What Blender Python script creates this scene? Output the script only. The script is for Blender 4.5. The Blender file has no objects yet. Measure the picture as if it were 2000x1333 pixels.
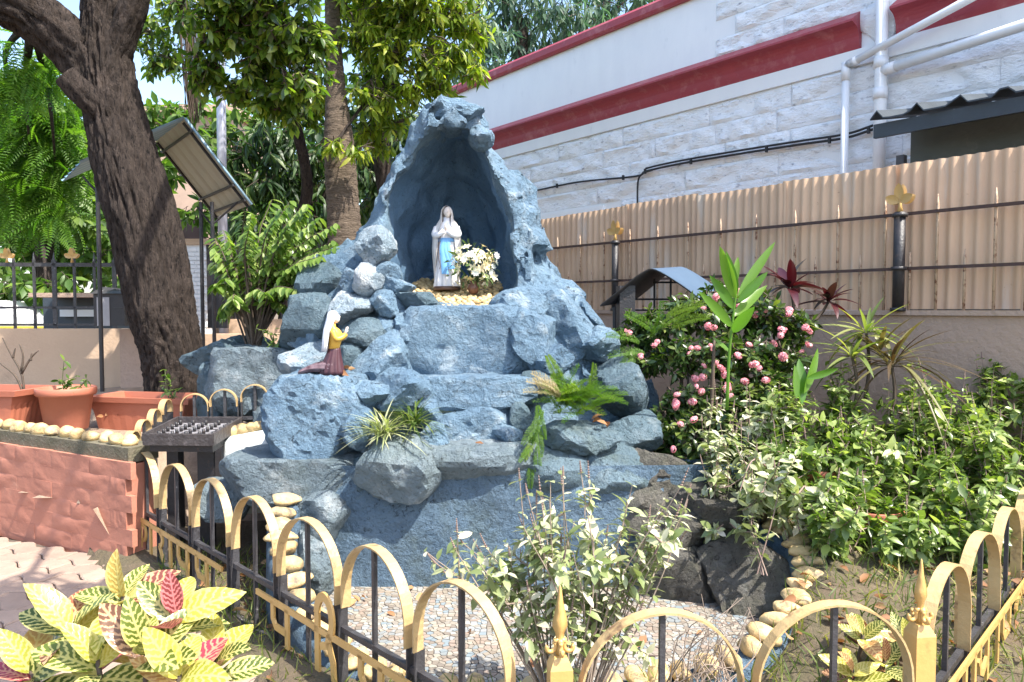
import bpy, bmesh, math, random
import numpy as np
from mathutils import Vector, Matrix, Euler
R = math.radians
random.seed(7); RNG = np.random.default_rng(7)
sc = bpy.context.scene
C = sc.collection

# ------------------------------------------------------------------ camera
FPX, CX, CY, HC = 1444.0, 1000.0, 666.5, 1.5
PITCH = R(2.44)
cam = bpy.data.cameras.new('camera'); camo = bpy.data.objects.new('camera', cam); C.objects.link(camo)
cam.sensor_width = 36.0; cam.lens = 36.0 * FPX / 2000.0
cam.clip_start = 0.05; cam.clip_end = 2000
camo.location = (0, 0, HC); camo.rotation_euler = (R(90) - PITCH, 0, 0)
sc.camera = camo

# ------------------------------------------------------------------ light
SUN_AZ = (0.80, -0.60); SUN_EL = R(56)
w = bpy.data.worlds.new('World'); sc.world = w; w.use_nodes = True
nt = w.node_tree; bg = nt.nodes['Background']
sky = nt.nodes.new('ShaderNodeTexSky'); sky.sky_type = 'NISHITA'; sky.sun_disc = False
sky.sun_elevation = SUN_EL; sky.sun_rotation = math.atan2(SUN_AZ[0], SUN_AZ[1])
sky.dust_density = 2.0; sky.air_density = 1.0
nt.links.new(sky.outputs[0], bg.inputs[0]); bg.inputs[1].default_value = 0.15
sl = bpy.data.lights.new('sun', 'SUN'); sl.energy = 3.4; sl.angle = R(0.53); sl.color = (1.0, 0.95, 0.86)
so = bpy.data.objects.new('sun', sl); C.objects.link(so); so.location = (6, -6, 12)
sdir = Vector((SUN_AZ[0] * math.cos(SUN_EL), SUN_AZ[1] * math.cos(SUN_EL), math.sin(SUN_EL)))
so.rotation_euler = (-sdir).to_track_quat('-Z', 'Y').to_euler()
vs = sc.view_settings
vs.view_transform = 'Standard'; vs.look = 'None'; vs.exposure = 1.62; vs.gamma = 1.0
sc.cycles.max_bounces = 6; sc.cycles.transparent_max_bounces = 8; sc.cycles.diffuse_bounces = 3

# ------------------------------------------------------------------ projection helpers (photograph pixels to world points)
_cp, _sp = math.cos(PITCH), math.sin(PITCH)
def P(px, py, Y):
    u = (px - CX) / FPX; v = -(py - CY) / FPX
    d = (u, _cp + v * _sp, -_sp + v * _cp)
    t = Y / d[1]
    return np.array([d[0] * t, Y, HC + d[2] * t])
def PZ(px, py, z):
    u = (px - CX) / FPX; v = -(py - CY) / FPX
    d = (u, _cp + v * _sp, -_sp + v * _cp)
    t = (z - HC) / d[2]
    return np.array([d[0] * t, d[1] * t, z])
def project(p):
    p = np.atleast_2d(p); q = p - np.array([0, 0, HC])
    zc = q[:, 1] * _cp - q[:, 2] * _sp
    yc = q[:, 1] * _sp + q[:, 2] * _cp
    zc = np.maximum(zc, 1e-3)
    return np.stack([CX + FPX * q[:, 0] / zc, CY - FPX * yc / zc, zc], 1)

# ------------------------------------------------------------------ noise
def _hash(ix, iy, iz, seed):
    h = (ix * 374761393 + iy * 668265263 + iz * 2147483629 + seed * 974634517) & 0xffffffff
    h = ((h ^ (h >> 13)) * 1274126177) & 0xffffffff
    h = ((h ^ (h >> 16)) * 2246822519) & 0xffffffff
    h = h ^ (h >> 15)
    return (h & 0xffffff) / float(0xffffff)
def vnoise(p, seed=0):
    i = np.floor(p).astype(np.int64); f = p - i; u = f * f * (3 - 2 * f)
    r = 0
    for dx in (0, 1):
        wx = u[..., 0] if dx else 1 - u[..., 0]
        for dy in (0, 1):
            wy = u[..., 1] if dy else 1 - u[..., 1]
            for dz in (0, 1):
                wz = u[..., 2] if dz else 1 - u[..., 2]
                r = r + wx * wy * wz * _hash(i[..., 0] + dx, i[..., 1] + dy, i[..., 2] + dz, seed)
    return r * 2 - 1
def fbm(p, octv=4, seed=0, gain=0.5):
    a, s, r = 1.0, 1.0, 0
    for o in range(octv):
        r = r + a * vnoise(p * s, seed + o * 17); a *= gain; s *= 2.03
    return r
def worley(p, seed=0):
    i = np.floor(p).astype(np.int64)
    f1 = np.full(p.shape[:-1], 9.0); f2 = np.full(p.shape[:-1], 9.0)
    for dx in (-1, 0, 1):
        for dy in (-1, 0, 1):
            for dz in (-1, 0, 1):
                c = i + np.array([dx, dy, dz])
                q = np.stack([_hash(c[..., 0], c[..., 1], c[..., 2], seed + k) for k in (1, 2, 3)], -1)
                d = np.sqrt(((c + q - p) ** 2).sum(-1))
                f2 = np.minimum(f2, np.maximum(f1, d)); f1 = np.minimum(f1, d)
    return f1, f2

def facet(p, seed=0):
    """piecewise planar relief: every cell is tilted its own way, like chipped stone"""
    i = np.floor(p).astype(np.int64); best = np.full(p.shape[:-1], 9.0); out = np.zeros(p.shape[:-1])
    for dx in (-1, 0, 1):
        for dy in (-1, 0, 1):
            for dz in (-1, 0, 1):
                c = i + np.array([dx, dy, dz]); h = [_hash(c[..., 0], c[..., 1], c[..., 2], seed + k) for k in range(7)]
                r = p - (c + np.stack(h[:3], -1)); d = (r * r).sum(-1)
                v = r[..., 0] * (h[3] * 2 - 1) + r[..., 1] * (h[4] * 2 - 1) + r[..., 2] * (h[5] * 2 - 1) + 0.5 * (h[6] - 0.5)
                m = d < best; best = np.where(m, d, best); out = np.where(m, v, out)
    return out

# ------------------------------------------------------------------ objects
ORIG = {}
def org(o): return ORIG.get(o.name, np.zeros(3)) if o is not None else np.zeros(3)
def thing(name, label, cat, loc=(0, 0, 0), group=None):
    o = bpy.data.objects.new(name, None); C.objects.link(o)
    o.empty_display_size = 0.1
    o.location = tuple(float(x) for x in loc); ORIG[o.name] = np.array(loc, float)
    o['label'] = label; o['category'] = cat
    if group: o['group'] = group
    return o
def tag(o, label=None, cat=None, group=None, kind=None):
    if label: o['label'] = label
    if cat: o['category'] = cat
    if group: o['group'] = group
    if kind: o['kind'] = kind
    return o
def mdata(name, V, F, mat, smooth=True, uv=None, attr=None):
    V = np.asarray(V, float)
    me = bpy.data.meshes.new(name)
    if isinstance(F, np.ndarray):
        n, k = F.shape
        me.vertices.add(len(V)); me.vertices.foreach_set('co', V.ravel())
        me.loops.add(n * k); me.loops.foreach_set('vertex_index', F.ravel().astype(np.int32))
        me.polygons.add(n); me.polygons.foreach_set('loop_start', np.arange(0, n * k, k, dtype=np.int32))
        try: me.polygons.foreach_set('loop_total', np.full(n, k, np.int32))
        except Exception: pass
        me.update(calc_edges=True)
    else:
        me.from_pydata([tuple(v) for v in V], [], [tuple(int(i) for i in f) for f in F]); me.update()
    if smooth: me.polygons.foreach_set('use_smooth', np.ones(len(me.polygons), bool))
    if uv is not None:
        ul = me.uv_layers.new(name='UVMap')
        li = np.zeros(len(me.loops), np.int32); me.loops.foreach_get('vertex_index', li)
        ul.data.foreach_set('uv', np.asarray(uv, np.float32)[li].ravel())
    if attr is not None:
        a = me.attributes.new('lv', 'FLOAT', 'POINT'); a.data.foreach_set('value', np.asarray(attr, np.float32))
    if mat is not None: me.materials.append(mat)
    return me
def link(name, me, parent=None):
    o = bpy.data.objects.new(name, me); C.objects.link(o)
    if parent is not None:
        o.parent = parent; ORIG[o.name] = org(parent)
    return o
def mesh(name, V, F, mat, parent=None, smooth=True, uv=None, attr=None, kind=None, label=None):
    V = np.asarray(V, float)
    if parent is None:
        c = np.array([V[:, 0].mean(), V[:, 1].mean(), V[:, 2].min()])
    else: c = org(parent)
    o = link(name, mdata(name, V - c, F, mat, smooth, uv, attr), parent)
    if parent is None: o.location = tuple(c); ORIG[o.name] = c
    if kind: o['kind'] = kind
    if label: o['label'] = label
    return o
def inst(name, me, parent, pos, rot=None, scale=1.0):
    """a copy that shares mesh data: rot is a 3x3 numpy array (columns are axes)"""
    o = bpy.data.objects.new(name, me); C.objects.link(o)
    o.parent = parent
    c = org(parent)
    s = np.ones(3) * scale if np.isscalar(scale) else np.asarray(scale, float)
    m = np.eye(4); m[:3, :3] = (np.eye(3) if rot is None else rot) * s[None, :]; m[:3, 3] = np.asarray(pos) - c
    o.matrix_local = Matrix(m.tolist())
    return o
class MB:
    """collects shapes in one mesh"""
    def __init__(s): s.V = []; s.F = []; s.n = 0
    def add(s, V, F):
        V = np.asarray(V, float); s.V.append(V)
        s.F += [tuple(int(i) + s.n for i in f) for f in F]; s.n += len(V); return s
    def box(s, c, h, rot=None):
        c = np.asarray(c, float); h = np.asarray(h, float)
        v = np.array([[x, y, z] for x in (-1, 1) for y in (-1, 1) for z in (-1, 1)], float) * h
        if rot is not None: v = v @ np.asarray(rot).T
        return s.add(v + c, [(0, 1, 3, 2), (4, 6, 7, 5), (0, 4, 5, 1), (2, 3, 7, 6), (0, 2, 6, 4), (1, 5, 7, 3)])
    def tube(s, pts, rad, n=8, cap=True):
        return s.add(*tube(pts, rad, n, cap))
    def build(s, name, mat, parent=None, smooth=False, **k):
        return mesh(name, np.concatenate(s.V), s.F, mat, parent, smooth, **k)
def norm(v): v = np.asarray(v, float); return v / max(np.linalg.norm(v), 1e-9)
def tube(pts, rad, n=8, cap=True):
    pts = np.asarray(pts, float); m = len(pts)
    rad = np.ones(m) * rad if np.isscalar(rad) else np.asarray(rad, float)
    T = np.gradient(pts, axis=0); T /= np.maximum(np.linalg.norm(T, axis=1, keepdims=True), 1e-9)
    up = np.array([0, 0, 1.0]) if abs(T[0][2]) < 0.9 else np.array([1.0, 0, 0])
    V = []; a = np.linspace(0, 2 * np.pi, n, endpoint=False)
    x = np.cross(up, T[0]); x /= np.linalg.norm(x)
    for i in range(m):
        x = x - T[i] * (x @ T[i]); x /= max(np.linalg.norm(x), 1e-9); y = np.cross(T[i], x)
        V.append(pts[i] + rad[i] * (np.cos(a)[:, None] * x + np.sin(a)[:, None] * y))
    V = np.concatenate(V); F = []
    for i in range(m - 1):
        for j in range(n):
            k = (j + 1) % n
            F.append((i * n + j, i * n + k, (i + 1) * n + k, (i + 1) * n + j))
    if cap:
        F.append(tuple(range(n - 1, -1, -1))); F.append(tuple(range((m - 1) * n, m * n)))
    return V, F
def curve(pts, n=20):
    """Catmull-Rom through pts"""
    p = np.asarray(pts, float); p = np.vstack([2 * p[0] - p[1], p, 2 * p[-1] - p[-2]])
    out = []; k = len(p) - 3
    for t in np.linspace(0, k - 1e-6, n):
        i = int(t); f = t - i; a, b, c, d = p[i:i + 4]
        out.append(0.5 * (2 * b + (c - a) * f + (2 * a - 5 * b + 4 * c - d) * f * f + (3 * b - a - 3 * c + d) * f ** 3))
    return np.array(out)
def loft(rings):
    """rings: list of (m,3) arrays with equal m, closed loops"""
    m = len(rings[0]); V = np.concatenate(rings); F = []
    for i in range(len(rings) - 1):
        for j in range(m):
            k = (j + 1) % m
            F.append((i * m + j, i * m + k, (i + 1) * m + k, (i + 1) * m + j))
    F.append(tuple(range(m - 1, -1, -1))); F.append(tuple(range((len(rings) - 1) * m, len(rings) * m)))
    return V, F
def rotz(a):
    c, s = math.cos(a), math.sin(a); return np.array([[c, -s, 0], [s, c, 0], [0, 0, 1.0]])
def eul(a, b, c): return np.array(Euler((a, b, c)).to_matrix())

# ------------------------------------------------------------------ materials
def newmat(name):
    m = bpy.data.materials.new(name); m.use_nodes = True
    t = m.node_tree; b = t.nodes['Principled BSDF']
    return m, t, b
def N(t, typ, **k):
    n = t.nodes.new(typ)
    for a, v in k.items():
        if a.startswith('i_'):
            key = a[2:]; n.inputs[int(key) if key.isdigit() else key].default_value = v
        else: setattr(n, a, v)
    return n
def rgb(c): return (c[0], c[1], c[2], 1.0)
def mixc(t, fac, a, b, mode='MIX'):
    n = N(t, 'ShaderNodeMix', data_type='RGBA', blend_type=mode)
    for i, v in ((0, fac), (6, a), (7, b)):
        if hasattr(v, 'links'): t.links.new(v, n.inputs[i])
        elif i == 0: n.inputs[0].default_value = v
        else: n.inputs[i].default_value = rgb(v)
    return n.outputs[2]
def ramp(t, src, stops):
    n = N(t, 'ShaderNodeValToRGB'); e = n.color_ramp.elements
    while len(e) < len(stops): e.new(0.5)
    for x, (p, c) in zip(e, stops): x.position = p; x.color = rgb(c) if not np.isscalar(c) else (c, c, c, 1)
    t.links.new(src, n.inputs[0]); return n.outputs[0]
def noise(t, vec, scale, detail=4, rough=0.55, dist=0.0):
    n = N(t, 'ShaderNodeTexNoise', i_Scale=scale, i_Detail=detail, i_Roughness=rough, i_Distortion=dist)
    if vec is not None: t.links.new(vec, n.inputs['Vector'])
    return n.outputs['Fac']
def objvec(t, scale=None, world=False):
    if world:
        g = N(t, 'ShaderNodeNewGeometry'); o = g.outputs['Position']
    else: o = N(t, 'ShaderNodeTexCoord').outputs['Object']
    if scale is not None:
        m = N(t, 'ShaderNodeMapping'); m.inputs['Scale'].default_value = scale
        t.links.new(o, m.inputs[0]); o = m.outputs[0]
    return o
def bump(t, b, h, strength, dist=0.02):
    n = N(t, 'ShaderNodeBump', i_Strength=strength, i_Distance=dist)
    t.links.new(h, n.inputs['Height']); t.links.new(n.outputs[0], b.inputs['Normal'])
def mat(name, c1, c2=None, scale=6, rough=0.6, bmp=0.0, bscale=40, metal=0.0, spec=0.5, dirt=None, dscale=3, dlo=0.55, dhi=0.75, stretch=None, rnd=0.0, coat=0.0):
    m, t, b = newmat(name)
    v = objvec(t, stretch, world=True)
    c2 = c2 or tuple(x * 0.8 for x in c1)
    col = mixc(t, ramp(t, noise(t, v, scale, 5), [(0.3, 0.0), (0.7, 1.0)]), c1, c2)
    if dirt is not None:
        col = mixc(t, ramp(t, noise(t, v, dscale, 7, 0.65), [(dlo, 0.0), (dhi, 1.0)]), col, dirt)
    if rnd:
        oi = N(t, 'ShaderNodeObjectInfo'); hs = N(t, 'ShaderNodeHueSaturation')
        mr = N(t, 'ShaderNodeMapRange', i_3=1 - rnd, i_4=1 + rnd); t.links.new(oi.outputs['Random'], mr.inputs[0])
        t.links.new(mr.outputs[0], hs.inputs['Value']); t.links.new(col, hs.inputs['Color']); col = hs.outputs[0]
    t.links.new(col, b.inputs['Base Color'])
    b.inputs['Roughness'].default_value = rough; b.inputs['Metallic'].default_value = metal
    b.inputs['Specular IOR Level'].default_value = spec
    if coat: b.inputs['Coat Weight'].default_value = coat
    if bmp: bump(t, b, noise(t, v, bscale, 6, 0.6), bmp)
    return m
def leafmat(name, stops, rough=0.45, trans=0.35, spec=0.5, tint=(1, 1, 1), under=None):
    """leaf colour varies from leaf to leaf; light shines through"""
    m, t, b = newmat(name)
    oi = N(t, 'ShaderNodeObjectInfo'); at = N(t, 'ShaderNodeAttribute', attribute_name='lv')
    ad = N(t, 'ShaderNodeMath', operation='ADD'); t.links.new(oi.outputs['Random'], ad.inputs[0]); t.links.new(at.outputs['Fac'], ad.inputs[1])
    fr = N(t, 'ShaderNodeMath', operation='FRACT'); t.links.new(ad.outputs[0], fr.inputs[0])
    col = ramp(t, fr.outputs[0], stops)
    if under is not None:
        g = N(t, 'ShaderNodeNewGeometry'); col = mixc(t, g.outputs['Backfacing'], col, under)
    t.links.new(col, b.inputs['Base Color']); b.inputs['Roughness'].default_value = rough
    b.inputs['Specular IOR Level'].default_value = spec
    tr = N(t, 'ShaderNodeBsdfTranslucent')
    tc = mixc(t, 1.0, col, (1.5 * tint[0], 1.75 * tint[1], 0.55 * tint[2]), 'MULTIPLY'); t.links.new(tc, tr.inputs[0])
    mx = N(t, 'ShaderNodeMixShader', i_0=trans); t.links.new(b.outputs[0], mx.inputs[1]); t.links.new(tr.outputs[0], mx.inputs[2])
    t.links.new(mx.outputs[0], t.nodes['Material Output'].inputs[0])
    return m
M = {}

# ------------------------------------------------------------------ leaves
def leaf_shape(L=1.0, W=0.4, fold=0.2, curl=0.2, prof=(0.0, 0.85, 1.0, 0.0), vs=(0.0, 0.3, 0.62, 1.0), wav=0.0):
    """leaf along +Y with a folded midrib; profile widths at the stations"""
    V = []; U = []; rows = []
    for k, (v, pw) in enumerate(zip(vs, prof)):
        y = v * L; zc = -curl * L * v * v
        if pw == 0:
            rows.append((len(V),)); V.append((0, y, zc)); U.append((0.5, v))
        else:
            wd = pw * W / 2; zf = fold * wd; i = len(V)
            ww = wav * W * (1 if k % 2 else -1)
            V += [(-wd, y, zc + zf + ww), (0, y, zc), (wd, y, zc + zf - ww)]; U += [(0.5 - pw / 2, v), (0.5, v), (0.5 + pw / 2, v)]
            rows.append((i, i + 1, i + 2))
    F = []
    for a, b in zip(rows, rows[1:]):
        if len(a) == 1 and len(b) == 3: F += [(a[0], b[1], b[0]), (a[0], b[2], b[1])]
        elif len(a) == 3 and len(b) == 1: F += [(a[0], a[1], b[0]), (a[1], a[2], b[0])]
        elif len(a) == 3: F += [(a[0], a[1], b[1]), (a[0], b[1], b[0]), (a[1], a[2], b[2]), (a[1], b[2], b[1])]
    return np.array(V, float), np.array(F, int), np.array(U, float)
def smooth_leaf(L=1.0, W=0.4, fold=0.2, curl=0.2, n=9, a=1.0, sharp=0.8, wav=0.0, twist=0.0):
    vs = np.linspace(0, 1, n); pr = np.sin(np.pi * vs ** a) ** sharp; pr[0] = 0; pr[-1] = 0
    V, F, U = leaf_shape(L, W, fold, curl, tuple(pr), tuple(vs), wav)
    if twist:
        an = twist * V[:, 1] / L; x, z = V[:, 0].copy(), V[:, 2].copy(); z0 = -curl * L * (V[:, 1] / L) ** 2
        V[:, 0] = x * np.cos(an) - (z - z0) * np.sin(an); V[:, 2] = z0 + x * np.sin(an) + (z - z0) * np.cos(an)
    return V, F, U
def frames(D, H):
    D = np.asarray(D, float); D = D / np.maximum(np.linalg.norm(D, axis=1, keepdims=True), 1e-9)
    Z = H - D * (H * D).sum(1, keepdims=True); Z = Z / np.maximum(np.linalg.norm(Z, axis=1, keepdims=True), 1e-9)
    X = np.cross(D, Z)
    return X, D, Z
def scatter(leaf, pos, D, H, s):
    """merge copies of a leaf: returns V, F, uv, per-vertex random"""
    lv, lf, lu = leaf; n = len(pos); X, Y, Z = frames(D, H); s = np.asarray(s, float)[:, None, None]
    V = pos[:, None, :] + s * (lv[None, :, 0:1] * X[:, None] + lv[None, :, 1:2] * Y[:, None] + lv[None, :, 2:3] * Z[:, None])
    F = lf[None] + (np.arange(n) * len(lv))[:, None, None]
    rnd = np.repeat(RNG.random(n), len(lv))
    return V.reshape(-1, 3), F.reshape(-1, 3), np.tile(lu, (n, 1)), rnd
def foliage(parent, leafs, pos, D, H, s, material, n_ind=0, part='leaf', rest='foliage', minpx=9):
    """the leaves that show largest become parts of their own, the rest one mass"""
    pos = np.asarray(pos, float); D = np.asarray(D, float); H = np.asarray(H, float); s = np.asarray(s, float)
    leafs = leafs if isinstance(leafs, list) else [leafs]
    pr = project(pos); size = s * FPX / pr[:, 2]
    vis = (pr[:, 0] > -10) & (pr[:, 0] < 2010) & (pr[:, 1] > -10) & (pr[:, 1] < 1340)
    key = np.where(vis, size, -1); order = np.argsort(-key)
    ind = [i for i in order[:n_ind] if key[i] > minpx]
    mes = [mdata(part, l[0], l[1], material, True, l[2]) for l in leafs] if ind else []
    X, Y, Z = frames(D, H)
    for j, i in enumerate(ind):
        inst(part, mes[j % len(mes)], parent, pos[i], np.stack([X[i], Y[i], Z[i]], 1), s[i])
    restm = np.ones(len(pos), bool); restm[ind] = False
    idx = np.where(restm)[0]
    if len(idx):
        Vs, Fs, Us, As = [], [], [], []; off = 0
        for k, l in enumerate(leafs):
            ii = idx[k::len(leafs)]
            if not len(ii): continue
            V, F, U, A = scatter(l, pos[ii], D[ii], H[ii], s[ii])
            Vs.append(V); Fs.append(F + off); Us.append(U); As.append(A); off += len(V)
        return mesh(rest, np.concatenate(Vs), np.concatenate(Fs), material, parent, True, np.concatenate(Us), np.concatenate(As), kind='stuff')
def rdir(n, up=0.0, spread=1.0):
    d = RNG.normal(size=(n, 3)) * spread; d[:, 2] += up
    return d / np.linalg.norm(d, axis=1, keepdims=True)

# ------------------------------------------------------------------ rocks
_ICO = {}
def ico(sub):
    if sub not in _ICO:
        bm = bmesh.new(); bmesh.ops.create_icosphere(bm, subdivisions=sub, radius=1.0)
        _ICO[sub] = (np.array([v.co[:] for v in bm.verts]), np.array([[v.index for v in f.verts] for f in bm.faces])); bm.free()
    return _ICO[sub]
def rock_verts(size, seed, sub=4, K=11, rough=0.05, lo=0.5, soft=220.0, flat_top=None, freq=3.0, fixed=()):
    r = np.random.default_rng(seed); d, F = ico(sub)
    n = r.normal(size=(K, 3)); n /= np.linalg.norm(n, axis=1, keepdims=True); h = r.uniform(lo, 1.0, K)
    if flat_top is not None:
        n = np.vstack([n, [[0.0, 0.0, 1.0]]]); h = np.append(h, flat_top)
    for (fx, fy, fz, fh) in fixed:
        n = np.vstack([n, norm((fx, fy, fz))]); h = np.append(h, fh)
    dn = np.maximum(d @ n.T, 1e-3)
    q = np.hstack([h / dn, np.full((len(d), 1), 1.05)])
    qm = q.min(1); rad = qm - np.log(np.exp(-soft * (q - qm[:, None])).sum(1)) / soft
    V = d * rad[:, None]
    mn, mx = V.min(0), V.max(0); V = (V - (mn + mx) / 2) / ((mx - mn) / 2)
    S = np.asarray(size, float) / 2; V = V * S
    m = float(S.mean())
    q0 = V / m * freq * 0.5 + seed * 3.1
    V = V + d * ((0.30 * fbm(q0, 3, seed, 0.5) + 0.6 * facet(q0 * 1.15, seed) + 0.40 * facet(q0 * 2.7, seed + 9) + 0.22 * facet(q0 * 6.0, seed + 19)) * rough * m)[:, None]
    return V, F
def rock(name, material, parent, c, size, seed, rot=0.0, **k):
    V, F = rock_verts(size, seed, **k)
    if rot: V = V @ rotz(rot).T
    o = mesh(name, V + np.asarray(c), F, material, parent, True); o.data.set_sharp_from_angle(angle=R(24)); return o
def rockpx(name, material, parent, x0, y0, x1, y1, Y, dep, seed, **k):
    a = P(x0, y1, Y); b = P(x1, y0, Y)
    return rock(name, material, parent, (a + b) / 2, (b[0] - a[0], dep, b[2] - a[2]), seed, **k)
def surface_nets(F, o, h):
    ins = F < 0; sh = F.shape
    cs = [ins[dx:sh[0] - 1 + dx, dy:sh[1] - 1 + dy, dz:sh[2] - 1 + dz] for dx in (0, 1) for dy in (0, 1) for dz in (0, 1)]
    cnt = sum(c.astype(np.int8) for c in cs); act = (cnt > 0) & (cnt < 8)
    idx = np.full(act.shape, -1, np.int64); ai = np.argwhere(act); idx[act] = np.arange(len(ai))
    acc = np.zeros((len(ai), 3)); num = np.zeros(len(ai))
    corners = [(dx, dy, dz) for dx in (0, 1) for dy in (0, 1) for dz in (0, 1)]
    for a in corners:
        for ax in range(3):
            if a[ax]: continue
            b = list(a); b[ax] = 1
            fa = F[ai[:, 0] + a[0], ai[:, 1] + a[1], ai[:, 2] + a[2]]; fb = F[ai[:, 0] + b[0], ai[:, 1] + b[1], ai[:, 2] + b[2]]
            m = (fa < 0) != (fb < 0); t = np.where(m, fa / np.where(m, fa - fb, 1), 0)
            p = np.tile(np.array(a, float), (len(ai), 1)); p[:, ax] += t
            acc[m] += p[m]; num[m] += 1
    V = o + (ai + acc / num[:, None]) * h
    quads = []
    for ax in range(3):
        b, c = (ax + 1) % 3, (ax + 2) % 3
        sl0 = [slice(None)] * 3; sl1 = [slice(None)] * 3
        sl0[ax] = slice(0, -1); sl1[ax] = slice(1, None)
        A = ins[tuple(sl0)]; B = ins[tuple(sl1)]
        e = np.argwhere(A != B)
        e = e[(e[:, b] > 0) & (e[:, c] > 0) & (e[:, b] < sh[b] - 1) & (e[:, c] < sh[c] - 1)]
        if not len(e): continue
        def cell(db, dc):
            q = e.copy(); q[:, b] += db; q[:, c] += dc; return idx[q[:, 0], q[:, 1], q[:, 2]]
        q = np.stack([cell(-1, -1), cell(0, -1), cell(0, 0), cell(-1, 0)], 1)
        fl = ~A[e[:, 0], e[:, 1], e[:, 2]]; q[fl] = q[fl][:, ::-1]
        quads.append(q)
    return V, np.concatenate(quads)

# ================================================================== setting
def rock_paint(name, deep, mid, pale, palemix=0.6, moss=0.0, bstr=0.9):
    m, t, b = newmat(name); v = objvec(t, world=True)
    col = mixc(t, ramp(t, noise(t, v, 2.2, 6, 0.6), [(0.32, 0.0), (0.68, 1.0)]), deep, mid)
    col = mixc(t, ramp(t, noise(t, v, 4.3, 8, 0.68, 0.4), [(palemix, 0.0), (palemix + 0.16, 1.0)]), col, pale)
    # brushed-on patches of a lighter coat of paint
    col = mixc(t, ramp(t, noise(t, v, 9.0, 6, 0.7), [(0.5, 0.0), (0.75, 0.55)]), col, tuple(0.5 * a + 0.5 * c for a, c in zip(mid, pale)))
    if moss:
        sx = N(t, 'ShaderNodeSeparateXYZ'); t.links.new(v, sx.inputs[0])
        mr = N(t, 'ShaderNodeMapRange', i_1=1.5, i_2=0.2); t.links.new(sx.outputs[2], mr.inputs[0])
        mm = N(t, 'ShaderNodeMath', operation='MULTIPLY'); t.links.new(mr.outputs[0], mm.inputs[0])
        t.links.new(ramp(t, noise(t, v, 3.1, 6, 0.7), [(0.5, 0.0), (0.68, moss)]), mm.inputs[1])
        col = mixc(t, mm.outputs[0], col, (0.075, 0.09, 0.04))
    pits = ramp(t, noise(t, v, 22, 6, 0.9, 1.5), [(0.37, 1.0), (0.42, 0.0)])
    col = mixc(t, pits, col, tuple(x * 0.30 for x in deep))  # pits also darkened in the colour, standing in for the shade inside them
    t.links.new(col, b.inputs['Base Color']); b.inputs['Roughness'].default_value = 0.72
    b.inputs['Specular IOR Level'].default_value = 0.3
    h = N(t, 'ShaderNodeMath', operation='MULTIPLY_ADD', i_1=0.45); t.links.new(noise(t, v, 40, 5, 0.75), h.inputs[0]); t.links.new(noise(t, v, 9, 6, 0.65, 0.3), h.inputs[2])
    h2 = N(t, 'ShaderNodeMath', operation='MULTIPLY_ADD', i_1=-0.5); t.links.new(pits, h2.inputs[0]); t.links.new(h.outputs[0], h2.inputs[2])
    bump(t, b, h2.outputs[0], bstr, 0.085)
    return m
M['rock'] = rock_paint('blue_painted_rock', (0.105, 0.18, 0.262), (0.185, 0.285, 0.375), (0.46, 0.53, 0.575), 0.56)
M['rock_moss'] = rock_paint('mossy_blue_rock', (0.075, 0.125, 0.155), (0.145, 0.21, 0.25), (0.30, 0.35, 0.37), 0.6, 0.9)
M['rock_sunlit'] = rock_paint('sunlit_pale_rock', (0.20, 0.28, 0.34), (0.33, 0.40, 0.45), (0.58, 0.61, 0.62), 0.47)  # paler copy of the rock, dappled sunlight put into the colour
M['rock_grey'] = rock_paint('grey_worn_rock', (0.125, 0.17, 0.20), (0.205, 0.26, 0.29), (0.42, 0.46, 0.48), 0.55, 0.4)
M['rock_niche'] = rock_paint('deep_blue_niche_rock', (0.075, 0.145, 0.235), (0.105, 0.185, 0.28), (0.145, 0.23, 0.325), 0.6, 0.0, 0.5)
M['rock_shaded'] = rock_paint('shaded_basin_rock', (0.085, 0.078, 0.066), (0.15, 0.138, 0.118), (0.23, 0.23, 0.215), 0.62, 0.5)  # brown-grey basin rock, the shade of the shrubs put into its colour
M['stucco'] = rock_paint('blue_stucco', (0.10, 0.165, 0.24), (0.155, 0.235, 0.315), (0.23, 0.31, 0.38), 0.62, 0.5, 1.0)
M['gold_stone'] = mat('gold_painted_stone', (0.48, 0.32, 0.13), (0.58, 0.44, 0.23), 18, 0.6, 0.45, 45, dirt=(0.13, 0.10, 0.07), dscale=12, dlo=0.50, dhi=0.66, rnd=0.2)
M['pebble'] = mat('cream_gold_pebble', (0.46, 0.31, 0.13), (0.56, 0.43, 0.24), 30, 0.5, 0.2, 80, dirt=(0.22, 0.14, 0.07), dscale=25, dlo=0.55, dhi=0.75, rnd=0.22)
M['soil'] = mat('soil', (0.17, 0.12, 0.075), (0.10, 0.07, 0.045), 9, 0.9, 0.8, 35, dirt=(0.26, 0.20, 0.13), dscale=22)
M['pale_soil'] = mat('dry_soil', (0.34, 0.26, 0.19), (0.24, 0.17, 0.12), 9, 0.9, 0.8, 30, dirt=(0.12, 0.09, 0.06), dscale=16)
M['grass_soil'] = mat('grassy_soil', (0.12, 0.085, 0.055), (0.085, 0.075, 0.04), 7, 0.95, 1.0, 30, dirt=(0.17, 0.125, 0.085), dscale=14)
M['paver'] = mat('worn_paver', (0.36, 0.26, 0.20), (0.30, 0.215, 0.165), 5, 0.85, 0.35, 90, dirt=(0.24, 0.17, 0.13), dscale=6, dlo=0.5, dhi=0.8, rnd=0.10)
M['paver_joint'] = mat('paver_joint_sand', (0.13, 0.10, 0.075), None, 20, 0.95, 0.5, 80)
M['red_wall'] = mat('terracotta_painted_block', (0.46, 0.19, 0.125), (0.41, 0.165, 0.108), 4, 0.75, 0.25, 14, dirt=(0.47, 0.25, 0.17), dscale=5, dlo=0.60, dhi=0.85)
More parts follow.
